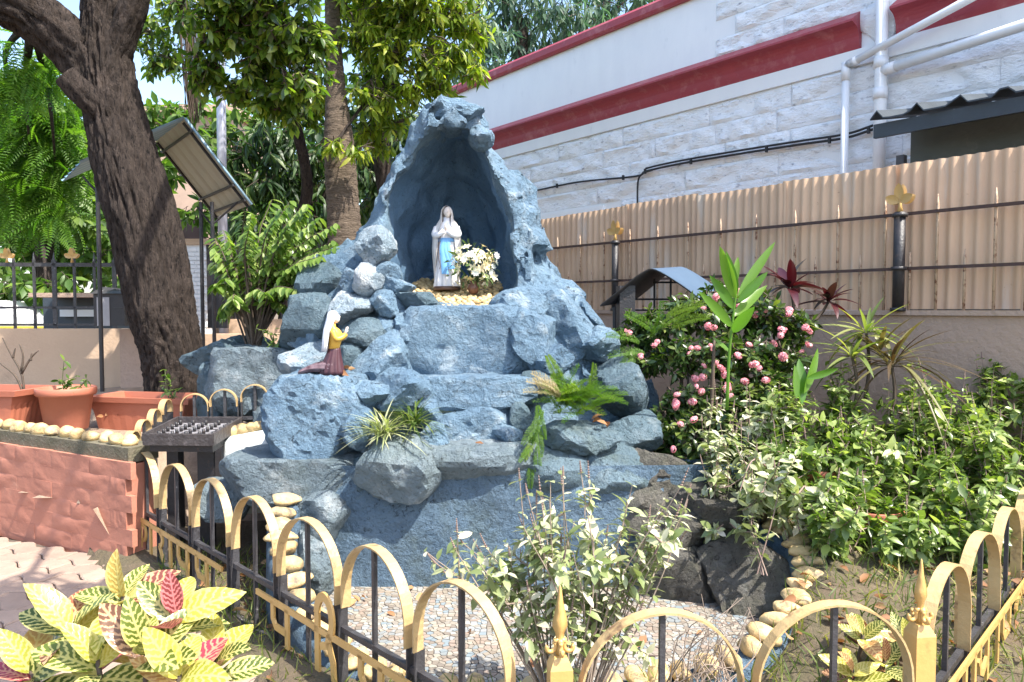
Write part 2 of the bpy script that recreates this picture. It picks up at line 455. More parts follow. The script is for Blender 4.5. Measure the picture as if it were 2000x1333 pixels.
M['concrete'] = mat('mossy_concrete', (0.17, 0.145, 0.10), (0.09, 0.085, 0.05), 12, 0.9, 0.7, 45, dirt=(0.30, 0.27, 0.22), dscale=9, dlo=0.62, dhi=0.72)
M['beige_wall'] = mat('beige_plaster', (0.56, 0.40, 0.27), (0.50, 0.35, 0.24), 2.2, 0.8, 0.28, 35, dirt=(0.36, 0.25, 0.17), dscale=3, dlo=0.60, dhi=0.85)
M['taupe_wall'] = mat('taupe_plaster', (0.46, 0.325, 0.245), (0.40, 0.285, 0.215), 2.5, 0.85, 0.6, 26, dirt=(0.27, 0.20, 0.15), dscale=2.5, dlo=0.58, dhi=0.85)
M['white_stone'] = mat('white_painted_stone', (0.88, 0.90, 0.92), (0.82, 0.85, 0.88), 7, 0.75, 1.0, 20, dirt=(0.20, 0.21, 0.25), dscale=10, dlo=0.57, dhi=0.76, stretch=(1, 1, 2.6))
M['white_plaster'] = mat('white_plaster', (0.85, 0.87, 0.88), (0.80, 0.82, 0.84), 3, 0.7, 0.12, 30, dirt=(0.60, 0.63, 0.66), dscale=5, dlo=0.62, dhi=0.85, stretch=(1.6, 1.6, 0.5))
M['red_trim'] = mat('red_painted_moulding', (0.36, 0.05, 0.065), (0.30, 0.04, 0.06), 5, 0.5, 0.2, 30, dirt=(0.50, 0.17, 0.17), dscale=5, dlo=0.52, dhi=0.80)
M['pvc'] = mat('white_pvc', (0.80, 0.81, 0.82), (0.72, 0.74, 0.76), 6, 0.35, 0, dirt=(0.45, 0.43, 0.40), dscale=4, dlo=0.64, dhi=0.9)
M['black_iron'] = mat('black_iron', (0.022, 0.022, 0.025), (0.035, 0.03, 0.03), 14, 0.45, 0.25, 70, dirt=(0.10, 0.055, 0.035), dscale=18, dlo=0.62, dhi=0.75)
M['worn_iron'] = mat('worn_black_iron', (0.06, 0.058, 0.062), (0.035, 0.032, 0.034), 20, 0.42, 0.3, 60, dirt=(0.30, 0.28, 0.27), dscale=26, dlo=0.62, dhi=0.74)
M['black_cable'] = mat('black_cable', (0.018, 0.019, 0.022), None, 8, 0.5)
M['gold'] = mat('gold_paint', (0.58, 0.36, 0.12), (0.50, 0.30, 0.095), 9, 0.38, 0.1, 50, spec=0.6, dirt=(0.36, 0.20, 0.07), dscale=12, dlo=0.63, dhi=0.8)
M['gold_arch'] = mat('gold_arch_paint', (0.52, 0.365, 0.175), (0.45, 0.30, 0.135), 9, 0.42, 0.25, 40, spec=0.5, dirt=(0.17, 0.10, 0.055), dscale=11, dlo=0.57, dhi=0.70)
M['terracotta'] = mat('terracotta_plastic', (0.43, 0.145, 0.085), (0.38, 0.125, 0.075), 4, 0.55, 0.1, 30, dirt=(0.34, 0.22, 0.15), dscale=5, dlo=0.62, dhi=0.85)
M['dark_sheet'] = mat('dark_grey_sheet', (0.045, 0.06, 0.075), (0.03, 0.04, 0.05), 4, 0.5, 0.15, 30)
M['shed_wall'] = mat('grey_green_panel', (0.10, 0.12, 0.115), (0.07, 0.085, 0.08), 3, 0.7, 0.2, 20, dirt=(0.16, 0.17, 0.16), dscale=5)
M['dark_glass'] = mat('dark_glass', (0.03, 0.022, 0.025), None, 3, 0.15)
def sheet_mat():
    m, t, b = newmat('beige_corrugated_sheet'); v = objvec(t, world=True)
    col = mixc(t, ramp(t, noise(t, v, 2.0, 4), [(0.3, 0.0), (0.7, 1.0)]), (0.68, 0.46, 0.29), (0.60, 0.40, 0.26))
    st = N(t, 'ShaderNodeMapping'); st.inputs['Scale'].default_value = (5, 5, 0.7); t.links.new(v, st.inputs[0])
    col = mixc(t, ramp(t, noise(t, st.outputs[0], 1.0, 6, 0.6), [(0.56, 0.0), (0.70, 0.65)]), col, (0.54, 0.53, 0.48))
    col = mixc(t, ramp(t, noise(t, v, 16, 7, 0.75), [(0.65, 0.0), (0.74, 1.0)]), col, (0.22, 0.10, 0.05))
    oi = N(t, 'ShaderNodeObjectInfo'); hs = N(t, 'ShaderNodeHueSaturation'); mr = N(t, 'ShaderNodeMapRange', i_3=0.80, i_4=1.1)
    t.links.new(oi.outputs['Random'], mr.inputs[0]); t.links.new(mr.outputs[0], hs.inputs['Value']); t.links.new(col, hs.inputs['Color'])
    t.links.new(hs.outputs[0], b.inputs['Base Color']); b.inputs['Roughness'].default_value = 0.55
    bump(t, b, noise(t, v, 14, 4), 0.12)
    return m
M['sheet'] = sheet_mat()
M['alu_sheet'] = mat('pale_metal_sheet', (0.42, 0.41, 0.33), (0.36, 0.35, 0.29), 3, 0.45, 0.05, 30, spec=0.5)
M['blue_sheet'] = mat('blue_metal_sheet', (0.30, 0.46, 0.58), (0.25, 0.40, 0.52), 3, 0.35)

# ---- ground
g = mesh('ground', [(-300, -60, -0.06), (300, -60, -0.06), (300, 500, -0.06), (-300, 500, -0.06)], [(0, 1, 2, 3)], M['soil'], None, False)
tag(g, 'bare brown earth under and around the garden', 'ground', kind='structure')

def poly_prism(pts, z0, z1):
    pts = [tuple(p) for p in pts]; n = len(pts)
    V = [(x, y, z0) for x, y in pts] + [(x, y, z1) for x, y in pts]
    F = [tuple(range(n - 1, -1, -1)), tuple(range(n, 2 * n))] + [(i, (i + 1) % n, n + (i + 1) % n, n + i) for i in range(n)]
    return np.array(V), F

# ---- paving of wavy interlocking pavers
pav = mesh('pavement', *poly_prism([(-5.2, 0.2), (3.2, 0.2), (3.2, 1.9), (0.1, 1.95), (-2.3, 4.45), (-5.2, 5.6)], -0.055, -0.03), M['paver_joint'], None, False)
tag(pav, 'worn brown paving of wavy interlocking blocks beside the railing', 'pavement', kind='structure')
def paver_mesh(a, b, amp, gap=0.004):
    n = 9; s = np.linspace(-1, 1, n); wv = amp * np.sin(np.pi * s)
    top = [(-a + (a - 0) * 0 + (x + 1) * a, -b + wy) for x, wy in zip(s, wv)]
    loop = [(x, -b + gap + y0) for (x, _), y0 in zip(top, wv)] + [(x, b - gap + y0) for (x, _), y0 in zip(top[::-1], wv[::-1])]
    loop = [(x * (1 - gap / a), y) for x, y in loop]
    m = len(loop); c = 0.006
    V = [(x, y, -0.03) for x, y in loop] + [(x, y, -c) for x, y in loop]
    V += [(x - c * np.sign(x) * (abs(x) / a), y - (c if i >= n else -c), 0) for i, (x, y) in enumerate(loop)]
    F = [tuple(range(2 * m, 3 * m))]
    for k in (0, m):
        F += [(k + i, k + (i + 1) % m, k + m + (i + 1) % m, k + m + i) for i in range(m)]
    return mdata('paver', np.array(V), F, M['paver'], False)
pms = [paver_mesh(0.13, 0.075, 0.03), paver_mesh(0.13, 0.075, -0.03)]
def left_of_rail(x, y): return (x + 2.3) * 0.719 + (y - 4.45) * 0.697 < -0.12
k = 0; rp = rotz(R(-22))
for i in range(-26, 30):
    for j in range(-30, 44):
        q = rp @ np.array([i * 0.26 + (0.13 if j % 2 else 0), j * 0.15, 0]) + np.array([-1.9, 3.0, 0])
        wl = (q[0] + 3.45) * 0.475 + (q[1] - 4.98) * 0.88     # in front of the terracotta wall
        pr = project(q)[0]
        if wl < -0.05 and left_of_rail(q[0], q[1]) and q[1] > 1.2 and pr[1] < 1500 and -160 < pr[0] < 1200 and k < 298:
            inst('paver', pms[j % 2], pav, q + np.array([0, 0, RNG.uniform(-0.004, 0.001)]), rp @ eul(RNG.normal(0, 0.008), RNG.normal(0, 0.008), RNG.normal(0, 0.01))); k += 1

# ---- terracotta block wall holding the left bed
wallA, wallB = np.array([-5.4, 6.03]), np.array([-2.27, 4.34])
wd2 = norm(np.append(wallB - wallA, 0)); wl_len = np.linalg.norm(wallB - wallA); wn2 = np.array([wd2[1], -wd2[0], 0])
bw = thing('retaining_wall', 'low terracotta painted block wall along the paving with yellow stones on top', 'wall', (*((wallA + wallB) / 2), 0))
def lp(u, o, z): return np.append(wallA, 0) + wd2 * u + wn2 * o + np.array([0, 0, z])
WR = np.stack([wd2, wn2, [0, 0, 1]], 1)
core = MB(); core.box(lp(wl_len / 2, -0.078, 0.27), (wl_len / 2, 0.0985, 0.31), WR); core.build('core', M['red_wall'], bw)
def block_mesh(L, Hh, D, seed, amp, mt, nx=9, nz=4, edge=0.012):
    us = np.linspace(-L / 2, L / 2, nx); zs = np.linspace(-Hh / 2, Hh / 2, nz)
    V = []; F = []
    for z in zs:
        for u in us:
            e = min(1.0, min(L / 2 - abs(u), Hh / 2 - abs(z)) / 0.03)
            o = fbm(np.array([[u * 6 + seed * 7, z * 9, seed * 1.7]]), 4, seed)[0] * amp
            V.append((u, (D - edge if e < 0.5 else D + o), z))
    V += [(u, 0, z) for u, z in ((-L / 2, -Hh / 2), (L / 2, -Hh / 2), (L / 2, Hh / 2), (-L / 2, Hh / 2))]
    for i in range(nz - 1):
        for j in range(nx - 1):
            a = i * nx + j; F.append((a + 1, a, a + nx, a + nx + 1))
    q = nx * nz
    F += [tuple([q + 0, q + 1] + [j for j in range(nx - 1, -1, -1)]), tuple([q + 2, q + 3] + [(nz - 1) * nx + j for j in range(nx)]),
          tuple([q + 3, q + 0] + [i * nx for i in range(nz)]), tuple([q + 1, q + 2] + [i * nx + nx - 1 for i in range(nz - 1, -1, -1)])]
    me = mdata('block', np.array(V), F, mt, True); me.set_sharp_from_angle(angle=R(42)); return me
bms = [block_mesh(0.4018, 0.0998, 0.035, s, 0.006, M['red_wall'], 19, 7, 0.0012) for s in range(5)]
for r_ in range(6):
    u = 0.2 * (r_ % 2) + 1.2
    while u < wl_len - 0.12:
        o = inst('block', bms[(r_ * 3 + int(u * 7)) % 5], bw, lp(u, -0.012, 0.05 + r_ * 0.1), WR @ eul(0, RNG.normal(0, 0.01), RNG.normal(0, 0.006)))
        u += 0.402
    rem = wl_len - (u - 0.201)
    if rem > 0.02: inst('block', bms[r_ % 5], bw, lp(u - 0.201 + rem / 2, -0.012, 0.05 + r_ * 0.1), WR, (rem / 0.402, 1, 1))
cp_ = MB(); cp_.box(lp(wl_len / 2, -0.10, 0.635), (wl_len / 2, 0.10, 0.045), WR); cp_.build('coping', M['concrete'], bw)
stone_me = []
for s in range(6):
    V, F = rock_verts((1, 1, 1), 40 + s, sub=3, K=7, rough=0.09, lo=0.68, soft=16)
    stone_me.append(mdata('cobble', V, F, M['gold_stone'], True))
u = 1.3
while u < wl_len - 0.02:
    inst('cobble', stone_me[int(u * 100) % 6], bw, lp(u, -0.06 + RNG.normal(0, 0.012), 0.705), WR @ eul(RNG.normal(0, .15), RNG.normal(0, .15), RNG.normal(0, .3)), (RNG.uniform(.09, .13), .10, RNG.uniform(.075, .10))); u += RNG.uniform(0.115, 0.14)

# ---- left planting bed (soil level 0.65) reaching back to the boundary wall
gx = np.linspace(-9, -0.9, 46); gy = np.linspace(4.4, 9.6, 40)
V = []; F = []
for y in gy:
    for x in gx:
        z = 0.64 + 0.05 * fbm(np.array([[x * 1.3, y * 1.3, 0]]), 3, 5)[0] + 0.03 * max(0, y - 6)
        dd = (x - wallA[0]) * wn2[0] + (y - wallA[1]) * wn2[1]
        if dd > -0.15: z = 0.30
        if x > -2.36 and y < 5.2: z = 0.0
        V.append((x, y, z))
for i in range(len(gy) - 1):
    for j in range(len(gx) - 1):
        a = i * len(gx) + j; q = (a, a + 1, a + len(gx) + 1, a + len(gx))
        c = np.mean([V[k] for k in q], 0)
        if (c[0] - wallA[0]) * wn2[0] + (c[1] - wallA[1]) * wn2[1] < 0.0: F.append(q)
bed = mesh('soil_bed', V, F, M['pale_soil'], None, True); tag(bed, 'raised bed of dry earth behind the terracotta wall', 'ground', kind='structure')

CURB = [(588, 928, 4.08), (566, 965, 3.92), (548, 1012, 3.72), (552, 1060, 3.52), (568, 1110, 3.36), (606, 1190, 3.16), (690, 1282, 2.96), (800, 1322, 2.86), (1000, 1345, 2.82), (1290, 1318, 2.84), (1430, 1278, 2.90), (1500, 1232, 3.00), (1556, 1165, 3.20), (1580, 1100, 3.46), (1545, 1045, 3.74), (1470, 1000, 4.0), (1392, 958, 4.22)]
CURB_XY = [tuple(P(*c)[:2]) for c in CURB] + [(1.2, 4.4), (-1.1, 4.4)]
def inpoly(x, y, poly):
    r = False; n = len(poly)
    for i in range(n):
        x1, y1 = poly[i][:2]; x2, y2 = poly[i - 1][:2]
        if (y1 > y) != (y2 > y) and x < (x2 - x1) * (y - y1) / (y2 - y1) + x1: r = not r
    return r

# ---- right planting bank, and the floor of the garden inside the railing
gx = np.linspace(-2.6, 6.5, 110); gy = np.linspace(1.9, 8.5, 80); V = []; F = []
def bank_z(x, y):
    t_ = np.clip((x - (0.86 + 0.12 * (y - 2.9))) / 0.40, 0, 1); s_ = np.clip((y - 2.55) / 1.6, 0, 1) ** 0.7
    return 0.02 + 0.42 * t_ * t_ * (3 - 2 * t_) * s_
for y in gy:
    for x in gx:
        out_ = left_of_rail(x + 0.06, y + 0.06) or y < 2.06 + 0.08 * max(0, x)
        V.append((x, y, -0.075 if out_ or inpoly(x, y, CURB_XY) else bank_z(x, y) + 0.025 * fbm(np.array([[x * 2.2, y * 2.2, 3.0]]), 3, 9)[0]))
for i in range(len(gy) - 1):
    for j in range(len(gx) - 1):
        a = i * len(gx) + j; x, y, _ = V[a]
        F.append((a, a + 1, a + len(gx) + 1, a + len(gx)))
bank = mesh('garden_soil', V, F, M['grass_soil'], None, True); tag(bank, 'earth bank planted with shrubs inside the railing', 'ground', kind='structure')

# ---- building on the right
BK, FK = 12960.0, 9380.0
U3 = np.array([0.6226, -0.7825, 0]); N3 = np.array([-0.7825, -0.6226, 0])
def onplane(px, py, K): return P(px, py, K / (px + 150.0))
B0 = onplane(885, 605, BK); B0[2] = 0
def ub(px, base=None):
    base = B0 if base is None else base
    k_ = (px - CX) / FPX; return (k_ * base[1] - base[0]) / (0.6226 + 0.7825 * k_)
def bp(u, z, out=0.0, base=None): return (B0 if base is None else base) + U3 * u + N3 * out + np.array([0, 0, z])
BR = np.stack([U3, N3, [0, 0, 1]], 1)
zt = onplane(1100, 105, BK)[2]; zb1 = onplane(1300, 148, BK)[2]; zb0 = onplane(1300, 215, BK)[2]
zt = 5.12; zb1 = 4.30; zb0 = 3.96
bl = thing('white_building', 'white painted stone building with red cornice bands behind the corrugated fence', 'building', bp(5, 0))
UL = 12.0
b_ = MB(); b_.box(bp(UL / 2, 2.5, -2.0), (UL / 2, 2.0, 2.56), BR); b_.build('wall', M['white_plaster'], bl)
def profile_extrude(prof, u0, u1, base=None, nseg=1):
    us = np.linspace(u0, u1, nseg + 1); rings = [np.array([bp(u, z, o, base) for (o, z) in prof]) for u in us]
    return loft(rings)
mesh('parapet_coping', *profile_extrude([(-0.4, zt + 0.09), (-0.4, zt - 0.06), (0.05, zt - 0.06), (0.065, zt - 0.03), (0.065, zt + 0.05), (0.03, zt + 0.09)], -0.05, UL), M['red_trim'], bl, False)
cprof = [(-0.02, zb1 + 0.01), (-0.02, zb0)] + [(0.03, zb0), (0.045, zb0 + 0.05)] + [(0.05 + 0.10 * (1 - math.cos(a)), zb0 + 0.06 + 0.15 * math.sin(a)) for a in np.linspace(0.1, 1.45, 6)] + [(0.185, zb0 + 0.225), (0.185, zb0 + 0.245), (0.03, zb1 + 0.01)]
ue1, ue2 = ub(1672), ub(1742)
mesh('cornice', *profile_extrude(cprof, 0.0, ue1), M['red_trim'], bl, False)
mesh('cornice', *profile_extrude(cprof, ue2, UL), M['red_trim'], bl, False)
mesh('string_course', *profile_extrude([(0.0, zb0 - 0.002), (0.0, zb0 - 0.15), (0.035, zb0 - 0.15), (0.045, zb0 - 0.002)], 0.0, UL), M['white_plaster'], bl, False)
bmw = [block_mesh(1.0, 0.222, 0.020, s, 0.030, M['white_stone'], 30, 8, 0.014) for s in range(10, 17)]
def course(z, u0, u1, off, hh=1.0):
    u = u0 + off
    first = True
    while u < u1:
        L = RNG.uniform(0.75, 1.5); L = min(L, u1 - u)
        if L > 0.25: inst('stone_block', bmw[RNG.integers(7)], bl, bp(u + L / 2, z, 0.0), BR, ((L - 0.005), 1.0, hh))
        u += L
for i in range(7):
    z = zb0 - 0.27 - 0.228 * i
    course(z, ub(1190) if i >= 4 else ub(955), UL - 1.2, RNG.uniform(0, 0.4))
for i in range(4):
    course(zb1 + 0.105 + 0.205 * i, ub(1392), UL - 1.2, 0.0 if i % 2 == 0 else 0.25, 0.88)
mesh('ledge_strip', *profile_extrude([(0.0, 2.86), (0.0, 2.78), (0.03, 2.78), (0.03, 2.86)], ub(950), ub(1180)), M['white_plaster'], bl, False)
# small broken patch of plaster above the gap in the cornice
V, F = rock_verts((0.5, 0.12, 0.42), 77, sub=3, rough=0.12); mesh('broken_plaster', V @ BR.T + bp((ue1 + ue2) / 2, 4.16, 0.0), F, M['white_stone'], bl)

# ---- pipes and cable on the building
def pipe(label, pts, r, joints=()):
    o = thing('drain_pipe', label, 'pipe', pts[0])
    b = MB(); b.tube(curve(pts, 6 * len(pts)) if len(pts) > 2 else pts, r, 14); b.build('pipe', M['pvc'], o, True)
    for (a, c) in joints:
        b = MB(); b.tube([a, c], r * 1.16, 14); b.build('joint_collar', M['pvc'], o, True)
    return o
up = ub(1722); zc = [bp(up, z, 0.12) for z in (1.4, 5.6)]
pipe('thick white plastic downpipe on the stone building wall', zc, 0.055, [(bp(up, z, 0.12), bp(up, z + 0.10, 0.12)) for z in (3.42, 3.70, 2.2)])
a = bp(ub(1656), 1.4, 0.13); b1 = onplane(1655, 128, BK * 0.985); b1 = bp(ub(1656), b1[2], 0.13)
e1 = P(1900, -5, 6.15)
pipe('thin white plastic downpipe with elbow left of the thick one', [a, b1 + np.array([0, 0, -0.02])], 0.036, [(b1 + np.array([0, 0, -.14]), b1 + np.array([0, 0, .03])), (b1, b1 + 0.09 * norm(e1 - b1)), ])
pipe('white plastic pipe slanting up from the elbow across the thick downpipe', [b1 - 0.02 * norm(e1 - b1), b1 + (e1 - b1) * 1.3], 0.036, [(b1 + 0.02 * norm(e1 - b1), b1 + 0.12 * norm(e1 - b1))])
s2 = bp(up, 0, 0.12); s2[2] = onplane(1722, 138, BK * 0.985)[2]; e2 = P(2010, 46, 5.75)
pipe('white plastic branch pipe leaving the thick downpipe towards the right', [s2, s2 + (e2 - s2) * 1.4], 0.045, [(s2 + .03 * norm(e2 - s2), s2 + 0.15 * norm(e2 - s2))])
cb = [(1045, 373), (1130, 356), (1240, 345), (1262, 335), (1330, 320), (1450, 300), (1560, 283), (1650, 270), (1705, 253)]
cpts = curve([onplane(x, y, BK * 0.992) for x, y in cb], 60)
ct = thing('wall_cable', 'black electrical cables clipped along the white stone wall', 'cable', cpts[0])
b = MB(); b.tube(cpts, 0.013, 6); b.build('cable', M['black_cable'], ct, True)
b = MB(); b.tube(cpts[22:] + np.array([0, 0, 0.035]), 0.012, 6); b.build('cable', M['black_cable'], ct, True)
b = MB(); b.tube(curve([onplane(x, y, BK * 0.99) for x, y in ((1275, 332), (1255, 340), (1246, 356), (1245, 410))], 16), 0.012, 6); b.build('drop_cable', M['black_cable'], ct, True)
for q in cpts[4::9]:
    b = MB(); b.box(q + N3 * 0.012, (0.012, 0.012, 0.03), BR); b.build('clip', M['black_cable'], ct)

# ---- lean-to shed between fence and building
SK = 11700.0; S0 = onplane(1735, 605, SK); S0[2] = 0
sh = thing('lean_to_shed', 'dark corrugated lean-to roof over a grey green shed against the white building', 'shed', S0)
def spt(u, z, out=0.0): return bp(u, z, out, S0)
nu = 78; us = np.linspace(-0.05, 3.9, nu); zr = onplane(1735, 232, SK)[2]
V = []
for o_, dz in ((0.28, -0.06), (-0.55, 0.10)):
    for zz in (0.0, 0.012):
        for u in us:
            rib = 0.07 * max(0.0, math.cos(u * 2 * math.pi / 0.30)) ** 3
            V.append(spt(u, zr + dz + rib + zz, o_))
V = np.array(V); F = []
for i in range(nu - 1):
    F += [(i, i + 1, 2 * nu + i + 1, 2 * nu + i), (nu + i, 3 * nu + i, 3 * nu + i + 1, nu + i + 1), (i, nu + i, nu + i + 1, i + 1)]
mesh('roof_sheet', V, F, M['dark_sheet'], sh, False)
b = MB(); b.box(spt(1.9, zr - 0.13, 0.20), (1.95, 0.02, 0.055), BR); b.build('roof_beam', M['dark_sheet'], sh)
b = MB(); b.box(spt(2.0, 1.5, -0.25), (1.95, 0.02, 1.55), BR); b.build('wall_panel', M['shed_wall'], sh)
for q in (0.16, 3.6):
    b = MB(); b.box(spt(q, 1.4, 0.18), (0.03, 0.03, 1.33), BR); b.build('post', M['worn_iron'], sh)
for q in (0.75, 1.55, 2.35):
    b = MB(); b.box(spt(q, 2.42, -0.225), (0.37, 0.012, 0.17), BR); b.build('window', M['dark_glass'], sh)
    b = MB(); b.box(spt(q, 2.60, -0.222), (0.37, 0.02, 0.012), BR); b.build('window_head', M['black_iron'], sh)

# ---- boundary wall on the right with the corrugated fence and iron railing on top
F0 = onplane(1000, 605, FK); F0[2] = 0
def fp(u, z, out=0.0): return bp(u, z, out, F0)
FL = 9.0
rw = thing('boundary_wall', 'taupe plastered boundary wall below the corrugated fence', 'wall', fp(3, 0))
b = MB(); b.box(fp(FL / 2 - 1, 0.70, -0.12), (FL / 2, 0.12, 0.76), BR); b.build('wall', M['taupe_wall'], rw)
b = MB(); b.box(fp(FL / 2 - 1, 1.478, -0.11), (FL / 2, 0.135, 0.016), BR); b.build('coping', M['taupe_wall'], rw)
cf = thing('corrugated_fence', 'beige painted corrugated metal fence on top of the boundary wall', 'fence', fp(3, 1.5))
SW = 0.80; nn = 85; uu = np.linspace(0, SW + 0.04, nn); ff = 0.011 * np.sin(uu * 2 * math.pi / 0.0765)
zrow = (1.485, 1.6, 1.72, 1.84, 1.96, 2.08, 2.2, 2.33, 2.46)
V = np.array([[u, 0.0 + f + 0.004 * math.sin(3 * z + 9 * u) + 0.007 * fbm(np.array([[u * 3.5, z * 3.0, 2.0]]), 2, 5)[0], z] for z in zrow for u, f in zip(uu, ff)])
F = [(r_ * nn + i, r_ * nn + i + 1, (r_ + 1) * nn + i + 1, (r_ + 1) * nn + i) for r_ in range(len(zrow) - 1) for i in range(nn - 1)]
shm = mdata('sheet', V, F, M['sheet'], True)
for i in range(-1, 9):
    o = inst('sheet', shm, cf, fp(i * SW, RNG.uniform(-0.012, 0.022), -0.09 + 0.006 * (i % 2)), BR @ eul(RNG.normal(0, .004), RNG.normal(0, 0.006), 0))
fr = thing('spiked_railing', 'thin spiked iron railing with black posts in front of the corrugated fence', 'railing', fp(3, 1.5))
M['bar_paint'] = mat('rusty_beige_bar', (0.56, 0.41, 0.28), (0.46, 0.32, 0.21), 20, 0.6, 0.2, 60, dirt=(0.17, 0.07, 0.035), dscale=22, dlo=0.52, dhi=0.62)
M['rail_rust'] = mat('rusty_dark_rail', (0.05, 0.03, 0.028), (0.09, 0.045, 0.03), 20, 0.7, 0.3, 60)
for z in (2.13, 1.77):
    b = MB(); b.box(fp(FL / 2 - 1, z, -0.015), (FL / 2, 0.012, 0.010), BR); b.build('rail', M['rail_rust'], fr)
u = -0.6; i = 0
while u < 7.5:
    zt_ = 2.24 if i % 2 == 0 else 1.88
    b = MB(); b.tube([fp(u, 1.49, -0.025), fp(u, zt_ - 0.06, -0.025), fp(u, zt_, -0.025)], [0.009, 0.009, 0.002], 6); b.build('bar', M['bar_paint'], fr, True)
    u += 0.165; i += 1
def fleur(parent, base, s, R3, material):
    """three-leaf cast finial"""
    b = MB()
    for ang, L in ((0.0, 0.17), (1.12, 0.13), (-1.12, 0.13)):
        lv, lf, _ = smooth_leaf(L, 0.085, 0.35, -0.15, 8, 1.0, 0.75)
        c0, s0 = math.cos(ang), math.sin(ang)
        X = np.stack([lv[:, 0] * c0 + lv[:, 1] * s0, lv[:, 2] + 0.012, -lv[:, 0] * s0 + lv[:, 1] * c0], 1)
        X2 = X.copy(); X2[:, 1] = -X[:, 1]
        n = len(X); allv = np.vstack([X, X2]) * s + 0
        allv[:, 2] += 0.085 * s
        b.add(allv @ R3.T + base, [tuple(f) for f in lf] + [tuple(f[::-1] + n) for f in lf])
    b.tube([base, base + np.array([0, 0, 0.06 * s]), base + np.array([0, 0, 0.15 * s])], [0.028 * s, 0.014 * s, 0.016 * s], 8)
    return b.build('finial', material, parent, True)
for px, r_ in ((1205, 0.032), (1757, 0.036), (2190, 0.036)):
    u = ub(px, F0); b = MB(); b.tube([fp(u, 1.487, 0.03), fp(u, 2.14, 0.03)], r_, 12)
    for z in (1.50, 1.77, 2.12): b.tube([fp(u, z - 0.012, 0.03), fp(u, z + 0.012, 0.03)], r_ * 1.35, 12)
    po = b.build('post', M['black_iron'], fr, True)
    fleur(po, fp(u, 2.14, 0.03), 0.74, BR, M['gold'])

# ---- left boundary: wall, railing, pillar, post box
lw = thing('garden_wall', 'sunlit beige plastered boundary wall behind the flower pots at left', 'wall', (-5, 7.75, 0.6))
LW0, LW1 = np.array([-9.5, 7.45, 0]), np.array([-4.05, 7.75, 0])
ld = norm(LW1 - LW0); ln_ = np.array([ld[1], -ld[0], 0]); LR = np.stack([ld, ln_, [0, 0, 1]], 1); LLn = np.linalg.norm(LW1 - LW0)
def lq(u, z, o=0.0): return LW0 + ld * u + ln_ * o + np.array([0, 0, z])
b = MB(); b.box(lq(LLn / 2, 0.93, -0.08), (LLn / 2, 0.08, 0.37), LR); b.build('wall', M['beige_wall'], lw)
b = MB(); b.box(lq(LLn + 0.17, 0.915, 0.01), (0.17, 0.13, 0.385), LR); b.build('pillar', M['taupe_wall'], lw)
b = MB(); b.box(lq(LLn + 1.2, 0.90, -0.10), (0.9, 0.08, 0.34), LR); b.build('wall', M['beige_wall'], lw)
lr = thing('iron_railing', 'black iron railing with gold finials on the beige wall at left', 'railing', lq(3, 1.3))
for z in (1.34, 1.52, 1.97):
    b = MB(); b.box(lq(LLn / 2 + 0.2, z, -0.08), (LLn / 2 + 0.25, 0.012, 0.012 if z < 1.9 else 0.02), LR); b.build('rail', M['worn_iron'], lr)
u = LLn - 2.6; i = 0
while u < LLn + 0.3:
    b = MB(); b.box(lq(u, 1.66, -0.08), (0.02 if i % 3 == 0 else 0.011, 0.012, 0.36), LR); b.tube([lq(u, 2.0, -.08), lq(u, 2.1, -.08)], [0.016, 0.002], 6); b.build('bar', M['worn_iron'], lr); u += 0.205; i += 1
for px in (14, 141):
    q = P(px, 520, 7.6); fleur(lr, np.array([q[0], q[1], 1.98]), 0.6, LR, M['gold'])
pb = thing('post_box', 'black metal post box with a grey notice on its door beside the tree trunk', 'post box', P(222, 640, 7.3))
c = P(222, 605, 7.35)
b = MB(); b.box(c, (0.145, 0.09, 0.16), LR); b.build('box', M['black_iron'], pb)
Vr = np.array([lqv for lqv in [c + LR @ np.array(v) for v in ((-.17, .12, .155), (.19, .12, .155), (.19, -.11, .165), (-.17, -.11, .165), (-.10, .0, .225), (.16, 0, .20))]])
mesh('lid', Vr, [(0, 1, 5, 4), (1, 2, 5), (2, 3, 4, 5), (3, 0, 4), (0, 3, 2, 1)], M['worn_iron'], pb, False)
M['grey_paper'] = mat('grey_notice_paper', (0.36, 0.35, 0.36), (0.30, 0.29, 0.30), 20, 0.6)
b = MB(); b.box(c + LR @ np.array([-0.055, 0.095, -0.02]), (0.06, 0.003, 0.14), LR); b.build('notice', M['grey_paper'], pb)
b = MB(); b.box(c + LR @ np.array([0.085, 0.096, 0.02]), (0.04, 0.004, 0.004), LR); b.build('slot', M['worn_iron'], pb)

# ================================================================== grotto
gr = thing('grotto', 'blue painted rock grotto with an arched niche above stepped ledges', 'grotto', (-0.4, 5.0, 0.0))
YO, YN = 5.1, 4.88
def outl(pts, Y):
    q = np.array([P(x, y, Y) for x, y in pts]); o = np.argsort(q[:, 2]); return q[o, 2], q[o, 0]
zl, xl = outl([(845, 206), (812, 245), (775, 300), (738, 370), (708, 440), (690, 480), (640, 505), (600, 560), (575, 640), (545, 760), (560, 1000)], YO)
zr_, xr = outl([(925, 212), (950, 268), (990, 318), (1030, 355), (1046, 420), (1056, 485), (1082, 530), (1128, 580), (1200, 660), (1245, 760), (1250, 1000)], YO)
znl, xnl = outl([(760, 580), (748, 520), (748, 430), (772, 350), (808, 285), (850, 256)], YN)
znr, xnr = outl([(998, 580), (1006, 520), (1000, 440), (980, 372), (948, 302), (922, 258)], YN)
hG = 0.026
ax = np.arange(-1.75, 1.15, hG); ay = np.arange(4.0, 6.25, hG); az = np.arange(0.30, 3.02, hG)
X, Y, Z = np.meshgrid(ax, ay, az, indexing='ij')
XL = np.interp(az, zl, xl); XR = np.interp(az, zr_, xr)
